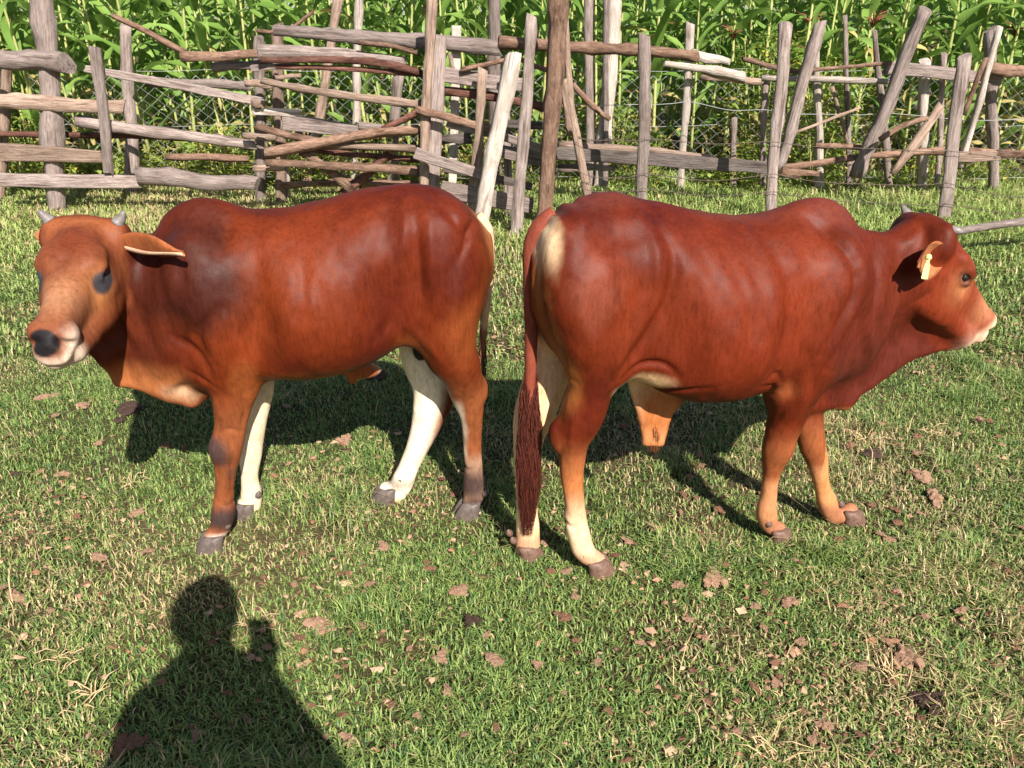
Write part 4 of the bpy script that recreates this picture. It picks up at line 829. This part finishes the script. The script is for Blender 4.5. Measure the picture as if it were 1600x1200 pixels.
def mesh_net(x0, x1, z0, z1, Y, cell):
    """woven wire netting: zigzag wires that hook into each other"""
    paths = []; n = int((x1-x0)/cell)
    for i in range(n):
        P = []; m = int((z1-z0)/(cell*.8))
        for k in range(m+1):
            s_ = 1 if (k+i) % 2 else -1; P.append((x0+(i+.5)*cell+s_*cell*.5+rnd.uniform(-.006, .006), Y+s_*.004+.03*math.sin(i*.35), z0+k*cell*.8))
        paths.append(P)
    for z in (z0, z1, (z0+z1)/2): paths.append([(x0+t*(x1-x0), Y, z+.012*math.sin(t*40)) for t in np.linspace(0, 1, 40)])
    return paths
net = wires('wire_netting', fr_, mesh_net(-4.6, 5.6, .12, 1.12, 7.85, .066), 0.0017, M_WIRE2); net['kind'] = 'stuff'
wires('wire', fr_, [wire([at(880, 160, 7.2), at(1075, 158, 7.3), at(1200, 172, 7.2)], sag=.03), wire([at(1200, 172, 7.2), at(1380, 176, 7.2), at(1640, 186, 7.2)], sag=.03)], .003, M_WIRE)

# -- the wire fence with three cleft posts in front of it
fw = tag(empty('wire_fence', (2.2, 6.2, 0)), 'sagging barbed wire fence on cleft grey posts behind the right bull', 'fence', 'farm fences behind the bulls')
up(fw, 1007, 54, 1003, 352, 17, 17, W_GREY, 'split', 6.2); up(fw, 1228, 38, 1203, 352, 20, 18, W_GREY, 'split', 6.3); up(fw, 1507, 88, 1472, 352, 19, 19, W_GREY, 'split', 6.3)
for y0, y1, y2, y3, sg in ((268, 272, 285, 305, .05), (292, 300, 318, 330, .04), (215, 222, 235, 250, .02)):
    paths = [wire([at(905, y0, 6.2), at(1004, y0+2, 6.15), at(1210, y1, 6.25), at(1478, y2, 6.25), at(1660, y3, 6.2)], sag=sg)]
    bs = []
    for P in paths:
        for q in P[::3]:
            for s_ in (1, -1): bs.append([q+Vector((-.012, 0, -.012*s_)), q+Vector((.012, .006, .012*s_))])
    wires('wire', fw, paths+bs, .0028, M_RUST)

# -- the long grey stick lying on the turf behind the right bull's head
st = empty('fallen_branch', (3.2, 5.1, 0)); tag(st, 'long thin grey branch lying in the grass behind the right bull\'s head', 'branch')
rail(st, [(1488, 362), (1530, 356), (1570, 349), (1680, 336)], 12, 16, W_GREY, 5.05, 'pole', 'stem', 5.35)

# ------------------------------------------------------------------ maize
def mat_leaf(name, c0, c1, tr=.38, rough=.38):
    b = NB(name); oi = b.objrand(); n = b.noise(b.coords((1, 1, 1)), 7, 3)
    c = b.ramp(b.math('ADD', b.math('MULTIPLY', oi, .6), b.math('MULTIPLY', n, .4)), [(.15, c0), (.85, c1)])
    b.translucent(c, tr); b.bump(b.noise(b.coords((40, 6, 40)), 3, 2), .004); return b.set(rough, .4, c)
M_MAIZE = mat_leaf('maize_leaf', (.11, .21, .035), (.27, .41, .095)); M_MAIZE_D = mat_leaf('dry_maize_leaf', (.34, .26, .08), (.50, .42, .16), .3, .6)
M_STALK = mat_leaf('maize_stalk', (.30, .33, .10), (.46, .45, .17), .1); M_TASSEL = mat_plain('red_silk', (.24, .06, .05), .7, .2)
M_WEED = mat_leaf('weed_leaf', (.15, .24, .035), (.32, .38, .07), .35, .5); M_YELLOW = mat_leaf('yellowing_leaf', (.45, .36, .05), (.60, .52, .10), .35, .5)
def maize_leaf(seed, length=.85, width=.085, rise=1.0, droop=1.6):
    """an arching leaf with a folded midrib: a strip two faces wide"""
    g = random.Random(seed); m = 9; V, F = [], []; x, z, a = 0, 0, rise; tw = g.uniform(-.9, .9); st_ = length/(m-1)
    for i in range(m):
        t = i/(m-1); w = width*.5*min(1, .45+t*3)*(1-t**2.4)+.001; wob = .016*math.sin(t*15+seed)
        c, s_ = math.cos(tw*t), math.sin(tw*t); up_ = Vector((-math.sin(a), 0, math.cos(a))); sid = Vector((0, c, 0))+up_*s_; fold = up_*c-Vector((0, s_, 0))
        p = Vector((x, 0, z))
        V += [p+sid*w+fold*(w*.35+wob), p, p-sid*w+fold*(w*.35-wob)]
        x += math.cos(a)*st_; z += math.sin(a)*st_; a -= droop/(m-1)*(.5+1.1*t)*g.uniform(.7, 1.3)*1.15
    for i in range(m-1): k = i*3; F += [(k, k+1, k+4, k+3), (k+1, k+2, k+5, k+4)]
    return py_mesh('leaf', V, F)
LEAVES = [maize_leaf(s_, .62+.05*(s_ % 5), (.098+.014*(s_ % 3)), 1.18-.12*(s_ % 3), 1.5+.28*(s_ % 4)) for s_ in range(12)]
for me in LEAVES: me.materials.append(M_MAIZE)
DRYL = [maize_leaf(s_+50, .55, .05, .3, 2.2) for s_ in range(3)]
for me in DRYL: me.materials.append(M_MAIZE_D)
STALK = py_mesh('stalk', *tube([(0, 0, -.05), (.01, 0, .5), (0, .01, 1.1), (.005, 0, 1.8), (0, 0, 2.3)], [.017, .016, .014, .010, .005], 7)); STALK.materials.append(M_STALK)
def tassel_mesh(seed):
    g = random.Random(seed); V, F = [], []
    for k in range(9):
        a = g.uniform(0, 6.3); l = g.uniform(.10, .2); P = [np.array([0, 0, 0]), np.array([math.cos(a)*l*.3, math.sin(a)*l*.3, l*.6]), np.array([math.cos(a)*l*.75, math.sin(a)*l*.75, l*.75])]
        v, f = tube(P, [.006, .007, .003], 4); b = len(V); V += v; F += [tuple(b+i for i in q) for q in f]
    return py_mesh('silk', V, F)
TASSEL = tassel_mesh(4); TASSEL.materials.append(M_TASSEL)
def maize_plan(g):
    L = []; az = g.uniform(0, 6.3); z = .12
    while z < 2.15:
        L.append((z, az+g.uniform(-.45, .45), g.randrange(12), g.uniform(.75, 1.2) if z < 1.9 else .65, (z < .75 and g.random() < .6) or (z < 1.5 and g.random() < .12))); z += g.uniform(.12, .185); az += math.pi
    return L
first_plants = []
MAIZE_LABEL = ('green maize plant with long arching leaves in the front row nearest the fence', 'green maize plant with long arching leaves in the second row behind the fence', 'green maize plant half hidden in the third row of the field', 'green maize plant seen through gaps in the fourth row')
def maize_plant(x, y, g, tassel, row):
    root = empty('maize_plant', (x, y, 0)); root.rotation_euler = (g.uniform(-.07, .07), g.uniform(-.07, .07), g.uniform(0, 6.3)); s_ = g.uniform(.88, 1.12); root.scale = (s_, s_, s_)
    tag(root, MAIZE_LABEL[row] if not tassel else 'maize plant with reddish silk tassel among the green maize on the right', 'maize plant', 'maize plants of the front rows')
    link('stalk', STALK, root)
    for z, az, i, sc, dry in maize_plan(g):
        o = link('leaf', DRYL[i % 3] if dry else LEAVES[i], root); o.location = (0, 0, z); o.rotation_euler = (0, 0, az); o.scale = (sc, sc, sc)
    if tassel: o = link('silk', TASSEL, root); o.location = (.03, 0, 1.35 if g.random() < .6 else 1.9)
g = random.Random(5)
for row in range(4):
    y0 = 8.25+.62*row; x = -7.2-.3*row
    while x < 7.4+.3*row:
        right = x > 2.2; maize_plant(x+g.uniform(-.06, .06), y0+.08*x*.3+g.uniform(-.12, .12), g, right and row == 0 and g.random() < .3, row); x += g.uniform(.27, .42)
def far_maize():
    """the rows behind: real plants too, joined into one mass"""
    g = random.Random(9); VV, FF, MI = [], [], []; cnt = 0
    src = [(np.array([v.co for v in m_.vertices]), [tuple(p.vertices) for p in m_.polygons]) for m_ in LEAVES]; sv = np.array([v.co for v in STALK.vertices]); sf = [tuple(p.vertices) for p in STALK.polygons]
    for row in range(5):
        x = -10.
        while x < 10.:
            px_, py_ = x, 10.9+.7*row+g.uniform(-.15, .15); s_ = g.uniform(.95, 1.2)
            VV.append(sv*s_+[px_, py_, 0]); FF += [tuple(cnt+i for i in f) for f in sf if len(f) == 4]; MI += [1]*sum(len(f) == 4 for f in sf); cnt += len(sv)
            for z, az, i, sc, dry in maize_plan(g):
                v, f = src[i]; ca, sa = math.cos(az), math.sin(az); w_ = v*sc*s_; w_ = np.stack([w_[:, 0]*ca-w_[:, 1]*sa+px_, w_[:, 0]*sa+w_[:, 1]*ca+py_, w_[:, 2]+z*s_], 1)
                VV.append(w_); FF += [tuple(cnt+j for j in q) for q in f]; MI += [0]*len(f); cnt += len(v)
            x += g.uniform(.28, .4)
    me = fast_mesh('maize_rows', np.concatenate(VV), FF); me.materials.append(M_MAIZE); me.materials.append(M_STALK); me.polygons.foreach_set('material_index', MI)
    tag(link('maize_rows', me), 'further rows of the maize field standing behind the front plants', 'maize field', kind='stuff')
far_maize()

# ------------------------------------------------------------------ weeds along the fence
def weed_mesh(seed, h, rad, n, lw, ll):
    g = np.random.default_rng(seed); V, F, MI = [], [], []
    for k in range(n):
        a = g.uniform(0, 6.28); r = rad*math.sqrt(g.random())*(.55+.45*g.random()); z = h*g.uniform(.05, 1)**.8*(1-.35*(r/rad)**2); p = np.array([r*math.cos(a), r*math.sin(a), z])
        d = np.array([math.cos(a+g.normal(0, .9)), math.sin(a+g.normal(0, .9)), g.uniform(-.5, .8)]); d /= np.linalg.norm(d); s_ = np.cross(d, [0, 0, 1]); s_ /= np.linalg.norm(s_)+1e-6; l = ll*g.uniform(.6, 1.3); w_ = lw*g.uniform(.7, 1.2); u_ = np.cross(s_, d)
        b = len(V); V += [p, p+d*l*.45+s_*w_+u_*w_*.3, p+d*l, p+d*l*.45-s_*w_+u_*w_*.3]; F += [(b, b+1, b+2), (b, b+2, b+3)]
        MI += [1 if g.random() < .10 else 0]*2
    return V, F, MI
def weed_stems(seed, h, rad):
    g = random.Random(seed); V, F = [], []
    for k in range(9):
        a = g.uniform(0, 6.3); r = rad*g.uniform(.3, .85); v, f = tube([(r*.2*math.cos(a), r*.2*math.sin(a), -.03), (r*.6*math.cos(a), r*.6*math.sin(a), h*.5), (r*math.cos(a), r*math.sin(a), h*g.uniform(.7, .95))], [.006, .005, .002], 4)
        b = len(V); V += v; F += [tuple(b+i for i in q) for q in f]
    return py_mesh('stems', V, F)
protos = []
for i, (h, r, n, lw, ll) in enumerate(((.55, .36, 420, .020, .060), (.75, .42, 520, .016, .075), (.42, .34, 380, .028, .065), (1.55, .55, 1300, .020, .070))):
    V, F, MI = weed_mesh(40+i, h, r, n, lw, ll); me = py_mesh('foliage', V, F); me.materials.append(M_WEED); me.materials.append(M_YELLOW); me.polygons.foreach_set('material_index', MI); sm = weed_stems(i, h, r); sm.materials.append(M_STALK); protos.append((me, sm))
def weed(x, y, k, s_, label, group=None):
    r = empty('weed' if k < 3 else 'leafy_bush', (x, y, 0)); r.rotation_euler = (0, 0, g.uniform(0, 6)); r.scale = (s_, s_, s_*g.uniform(.85, 1.2)); tag(r, label, 'weed' if k < 3 else 'bush', group); link('foliage', protos[k][0], r); link('stems', protos[k][1], r)
for i in range(30): weed(-6.0+(.33 if i < 18 else .5)*i-(0 if i < 18 else 3.06)+g.uniform(-.15, .15), 7.75+g.uniform(-.12, .35), g.randrange(3), g.uniform(.7, 1.1) if i < 18 else g.uniform(.6, 1.0), 'low yellow green weed growing at the foot of the maize', 'weeds along the boundary fence')
for x, y, s_, l in ((2.55, 8.1, 1.0, 'tall leafy bush climbing over the broken rails right of the wire netting'), (3.2, 8.2, .9, 'dark green leafy bush between thin posts behind the right bull\'s hump'), (1.05, 8.0, .62, 'bright lime leafed bush behind the knotty whitish pole')): weed(x, y, 3, s_, l)

# ------------------------------------------------------------------ dry dung, clods and tufts on the turf
M_DUNG = mat_plain('dry_dung', (.29, .175, .115), .95, .05, .5, 55); M_DUNGD = mat_plain('dark_dung', (.055, .032, .024), .8, .2, .4, 50); M_DUNGM = mat_plain('brown_clod', (.19, .10, .062), .95, .05, .4, 50)
def clod_mesh(seed, flat):
    """a crumbled pat: several rough lumps of different size that have dried together"""
    g = random.Random(seed); bm = bmesh.new(); o = [g.uniform(0, 30) for _ in range(3)]
    for i in range(7):
        a = g.uniform(0, 6.3); d = 0 if i == 0 else g.uniform(.3, .72); r = g.uniform(.38, .6) if i == 0 else g.uniform(.16, .42)
        res = bmesh.ops.create_icosphere(bm, subdivisions=3 if i == 0 else 2, radius=1)
        for v in res['verts']:
            c = v.co.copy(); k = r*(.35+1.2*float(fbm(c.x*2.4+o[0]+i, c.y*2.4+o[1], c.z*2.4+o[2], 3))+.5*(float(vnoise(c.x*8+o[1], c.y*8+i, c.z*8))-.5))
            v.co = Vector((math.cos(a)*d+c.x*k, (math.sin(a)*d+c.y*k)*.85, c.z*k*(flat+.25)))
    me = bpy.data.meshes.new('clod'); bm.to_mesh(me); bm.free(); return me
CLODS = [clod_mesh(i, (.20, .28, .16, .24, .32, .14)[i % 6]) for i in range(8)]
CLM = {}
for m_ in (M_DUNG, M_DUNGD, M_DUNGM):
    for i, c in enumerate(CLODS): k = c.copy(); k.materials.append(m_); CLM[(m_.name, i)] = k
def clod(px, py, r, m_, label, group=None, name='dung_clod', cat='dung'):
    p = ground_at(px, py); s_ = r*depth_scale(p); o = link(name, CLM[(m_.name, rnd.randrange(8))]); o.location = (p.x, p.y, float(gz(p.x, p.y))+s_*.05+.014); o.scale = (s_, s_, s_); o.rotation_euler = (rnd.uniform(-.2, .2), rnd.uniform(-.2, .2), rnd.uniform(0, 6)); tag(o, label, cat, group)
PALE = 'pale brown dry dung crumb lying on the short grass'
for px_, py_, r in ((75, 627, 18), (25, 937, 22), (155, 876, 20), (215, 806, 14), (235, 866, 12), (600, 860, 15), (545, 1160, 17), (310, 1160, 17), (690, 1032, 19), (715, 932, 20), (770, 1040, 22), (840, 1050, 13), (1075, 972, 13), (1230, 946, 20), (1180, 952, 13), (1100, 1000, 12), (1388, 850, 15), (1440, 752, 22), (1480, 745, 12), (1530, 660, 12), (1210, 1075, 14), (1250, 1010, 14), (1340, 1050, 16), (1150, 1150, 13), (1560, 1130, 17), (1385, 1010, 12), (60, 742, 12), (100, 745, 14), (540, 690, 18), (590, 720, 11), (450, 640, 10), (1060, 920, 14), (1290, 1140, 20), (1270, 1160, 13), (600, 940, 10), (460, 920, 10), (760, 1000, 12), (900, 940, 13), (980, 850, 11), (1020, 830, 13), (1460, 1010, 13), (1500, 960, 14), (1590, 1010, 12), (130, 640, 14), (90, 655, 10), (640, 1020, 10), (570, 985, 10), (700, 1085, 13), (930, 1040, 13), (1000, 1010, 11), (1400, 930, 11)):
    clod(px_, py_, r, M_DUNG, PALE, 'dry dung crumbs')
for i in range(150):
    px_ = rnd.uniform(0, 1600) if i % 2 else rnd.uniform(850, 1600); py_ = rnd.uniform(560, 1195)**1.0
    clod(px_, py_, rnd.uniform(5, 13), rnd.choice((M_DUNG, M_DUNGM, M_DUNGM)), 'small brown dung crumb half hidden in the grass', 'small dung crumbs')
for px_, py_, r, m_, l in ((205, 646, 30, M_DUNGD, 'dark dung pat in the shadow of the left bull\'s brisket'), (1442, 1104, 34, M_DUNGD, 'fresh dark dung pat in the grass at the lower right'), (1362, 716, 20, M_DUNGD, 'dark lumpy dung beside the right bull\'s front leg'), (590, 592, 24, M_DUNGD, 'dark dung pat lying under the left bull\'s belly'), (500, 980, 26, M_DUNG, 'broad pale dung disc right of the person\'s shadow'), (1112, 916, 30, M_DUNG, 'large pale oval dung pat below the right bull'), (1460, 785, 24, M_DUNG, 'oval pale dung pat right of the right bull\'s front hoof'), (742, 976, 20, M_DUNGD, 'dark brown clod with pale rim in the lower middle'), (1105, 846, 17, M_DUNGM, 'reddish brown clod left of the right bull\'s front hooves'), (22, 746, 13, M_DUNGD, 'small dark clod at the left edge of the pasture'), (210, 1170, 34, M_DUNGM, 'brown dung pile inside the person\'s shadow'), (190, 660, 12, M_DUNGD, 'small dark clod beside the dung pat in shadow'), (1548, 886, 14, M_DUNGM, 'brown clod near the right edge of the pasture'), (1525, 662, 12, M_DUNGD, 'small dark clod beyond the right bull\'s dewlap'), (880, 970, 17, M_DUNGM, 'brown clod in the grass below the right bull\'s hind hoof'), (1410, 1040, 34, M_DUNG, 'broad strawy dung patch above the fresh dark pat')):
    clod(px_, py_, r, m_, l)
def crumbs():
    """fine crumbs of dung, dead leaf and soil between the blades"""
    n = 30000; x = rng.uniform(-3.3, 3.3, n); y = rng.uniform(.85, 4.2, n); k = rng.random(n) < np.clip(.06+2.2*(fbm(x*1.9, y*1.9, 12., 4)-.46)+.16*sstep(-.2, 1.2, x)*sstep(2.6, 1.6, y), .03, 1)*(np.abs(x) < .72*y+.8); x, y = x[k], y[k]; n = len(x)
    r = rng.uniform(.003, .013, n)*np.where(rng.random(n) < .12, 1.7, 1); az = rng.uniform(0, 6.28, n); z = gz(x, y)+rng.uniform(.004, .016, n); V = []
    for j in range(6):
        a = az+j*1.047; rr = r*rng.uniform(.5, 1.25, n); V.append(np.stack([x+rr*np.cos(a), y+rr*np.sin(a)*.8, z+r*rng.uniform(-.35, .35, n)], 1))
    V.append(np.stack([x, y, z+r*rng.uniform(.2, .6, n)], 1)); V = np.stack(V, 1).reshape(-1, 3); b = np.arange(n)[:, None]*7
    F = np.concatenate([b+[j, (j+1) % 6, 6] for j in range(6)], 1).reshape(-1, 3); me = fast_mesh('dung_crumbs', V, F, False)
    c0 = np.array([[.32, .19, .12], [.22, .115, .07], [.36, .24, .15], [.12, .06, .04]])[rng.integers(0, 4, n)]*rng.uniform(.7, 1.2, (n, 1)); set_col(me, 'col', np.repeat(c0, 7, 0))
    b_ = NB('crumb'); m_ = b_.set(.95, .05, b_.attr('col')); tag(link('dung_crumbs', me, None, m_), 'fine brown crumbs of dung and dead leaf in the grass', 'dung', kind='stuff')
crumbs()
M_STRAW = mat_plain('dry_straw', (.46, .33, .18), .8, .2, .3, 60)
def straw_tuft(px, py, s_, label, seed):
    g = random.Random(seed); p = ground_at(px, py); V, F = [], []
    a0 = g.uniform(0, 6.3)
    for k in range(17):
        a = a0+g.gauss(0, .75)+(math.pi if g.random() < .3 else 0); l = g.uniform(.02, .075)*s_; z = g.uniform(.0, .03); q = np.array([g.gauss(0, .022), g.gauss(0, .022), .012]); d = np.array([math.cos(a)*l, math.sin(a)*l, z])
        v, f = tube([q, q+d*.5+[0, 0, .012], q+d], [.0018, .0016, .0008], 4); b = len(V); V += v; F += [tuple(b+i for i in t) for t in f]
    o = link('straw_tuft', py_mesh('straw_tuft', V, F), None, M_STRAW); o.location = (p.x, p.y, float(gz(p.x, p.y))); tag(o, label, 'straw', 'tufts of dry straw')
for i, (px_, py_, s_, l) in enumerate(((400, 972, 1, 'fan of dry straw beside the shadow of the person\'s raised arm'), (148, 1090, 1.0, 'dry uprooted straw tuft left of the person\'s shadow'), (1452, 682, 1, 'pale straw tuft beyond the right bull\'s dewlap'), (1345, 690, 1, 'wispy straw tuft above the dark lumpy dung'), (1390, 1060, 1.2, 'long straw stalks spread over the dung patch at lower right'), (110, 1030, .9, 'crossed dry stalks at the lower left'), (1560, 1160, 1.3, 'reddish dry twigs at the lower right corner'), (205, 757, 1, 'thin dry stalks left of the left bull\'s front hoof'), (620, 745, 1.1, 'tuft of dry stalks by the left bull\'s white hind hoof'), (1190, 1180, 1.2, 'dry straw heap at the lower edge of the picture'))): straw_tuft(px_, py_, s_, l, i)

# ------------------------------------------------------------------ the person who stands behind the camera and throws the shadow
def person():
    s = SDF((-.62, -.50, -.01), (.62, .45, 1.82), .011); X = .0
    hip = .94
    for sg in (-1, 1):
        s.limb([(sg*.10, 0, hip), (sg*.12, .01, .52), (sg*.13, -.01, .09)], [.092, .062, .045], k=.05)
        s.limb([(sg*.13, -.03, .04), (sg*.15, .14, .03)], [.042, .036], .95, k=.03)
    s.loft([(-.02, .14, -.14, .12), (.06, .15, -.15, .13), (.20, .135, -.135, .115), (.40, .16, -.16, .12), (.50, .145, -.145, .10), (.58, .07, -.07, .06)], (0, 0, .90), np.array([[0, 0, 1], [0, 1, 0], [-1, 0, 0]]), k=.05)
    for dz, r in ((0, .155), (.22, .155), (.42, .16)): s.ell((0, 0, .96+dz), (r, .125, .17), .08)
    s.limb([(0, 0, 1.44), (0, .02, 1.58)], [.062, .056], k=.05); s.ell((0, .035, 1.66), (.080, .100, .118), .03); s.ell((0, .125, 1.645), (.014, .02, .022), .02)
    for sg in (-1, 1): s.ell((sg*.081, .025, 1.65), (.012, .022, .032), .01)
    s.ell((0, .01, 1.70), (.088, .105, .085), .03)                                     # close cap of hair
    hand = np.array([PX[0], PX[1], PX[2]])
    s.limb([(.14, -.01, 1.38), (.24, .03, 1.20), hand+[.02, -.06, -.06]], [.055, .052, .042], k=.04)
    s.limb([(-.145, -.01, 1.38), (-.20, .02, 1.10), (-.18, .16, .98)], [.062, .050, .034], k=.04)
    for h, sx in ((hand+[.02, -.03, -.03], 1), (np.array([-.18, .19, .97]), -1)):
        s.ell(h, (.036, .028, .044), .02)
        for i in range(4): o = np.array([-.026+.017*i, .02, .03]); s.limb([h+o*.6, h+o+[0, .03, .012], h+o+[-.01, .042-.004*abs(i-1.5), -.012]], [.0095, .009, .0075], k=.008)
        s.limb([h+[sx*.03, 0, 0], h+[sx*.045, .022, .025], h+[sx*.03, .035, .045]], [.011, .010, .008], k=.01)
    V, Q, N = s.mesh(2); me = fast_mesh('body', V, Q); z = V[:, 2]; far_ = np.abs(V[:, 0])
    col = np.where((z < .93)[:, None], (.06, .07, .10), (.20, .22, .26)); col = np.where((z < .08)[:, None], (.05, .04, .035), col)
    skin = (z > 1.50) | (np.linalg.norm(V-hand, axis=1) < .12) | (np.linalg.norm(V-[-.18, .19, .97], axis=1) < .10); col = np.where(skin[:, None], (.13, .065, .04), col)
    hair = (z > 1.69) | ((z > 1.60) & (V[:, 1] < 0) & (far_ < .095)); col = np.where((hair & (z > 1.58))[:, None], (.012, .01, .009), col); set_col(me, 'col', col)
    b = NB('clothes_and_skin'); m_ = b.set(.7, .3, b.attr('col')); root = empty('person', (PERSON[0], PERSON[1], 0)); tag(root, 'person standing with one arm raised, whose shadow falls across the grass', 'person'); link('body', me, root, m_)
    for sg in (-1, 1):
        bm = bmesh.new(); bmesh.ops.create_uvsphere(bm, u_segments=12, v_segments=8, radius=.012); e = bpy.data.meshes.new('eye'); bm.to_mesh(e); bm.free(); o = link('eye', e, root, M_EYE); o.location = (sg*.032, .122, 1.675)
    bm = bmesh.new(); bmesh.ops.create_cube(bm, size=1); bmesh.ops.scale(bm, vec=(.072, .008, .15), verts=bm.verts); bmesh.ops.bevel(bm, geom=bm.edges, offset=.0035, segments=2, affect='EDGES'); e = bpy.data.meshes.new('phone'); bm.to_mesh(e); bm.free()
    o = link('phone', e, None, mat_plain('black_phone_case', (.02, .02, .022), .3, .5, .1)); o.location = (PERSON[0]+hand[0]+.01, PERSON[1]+hand[1]+.025, hand[2]-.01); tag(o, 'black phone held up in the standing person\'s raised hand', 'phone')
PERSON = (-.11, -.20); PX = (.085, .13, 1.475)
person()
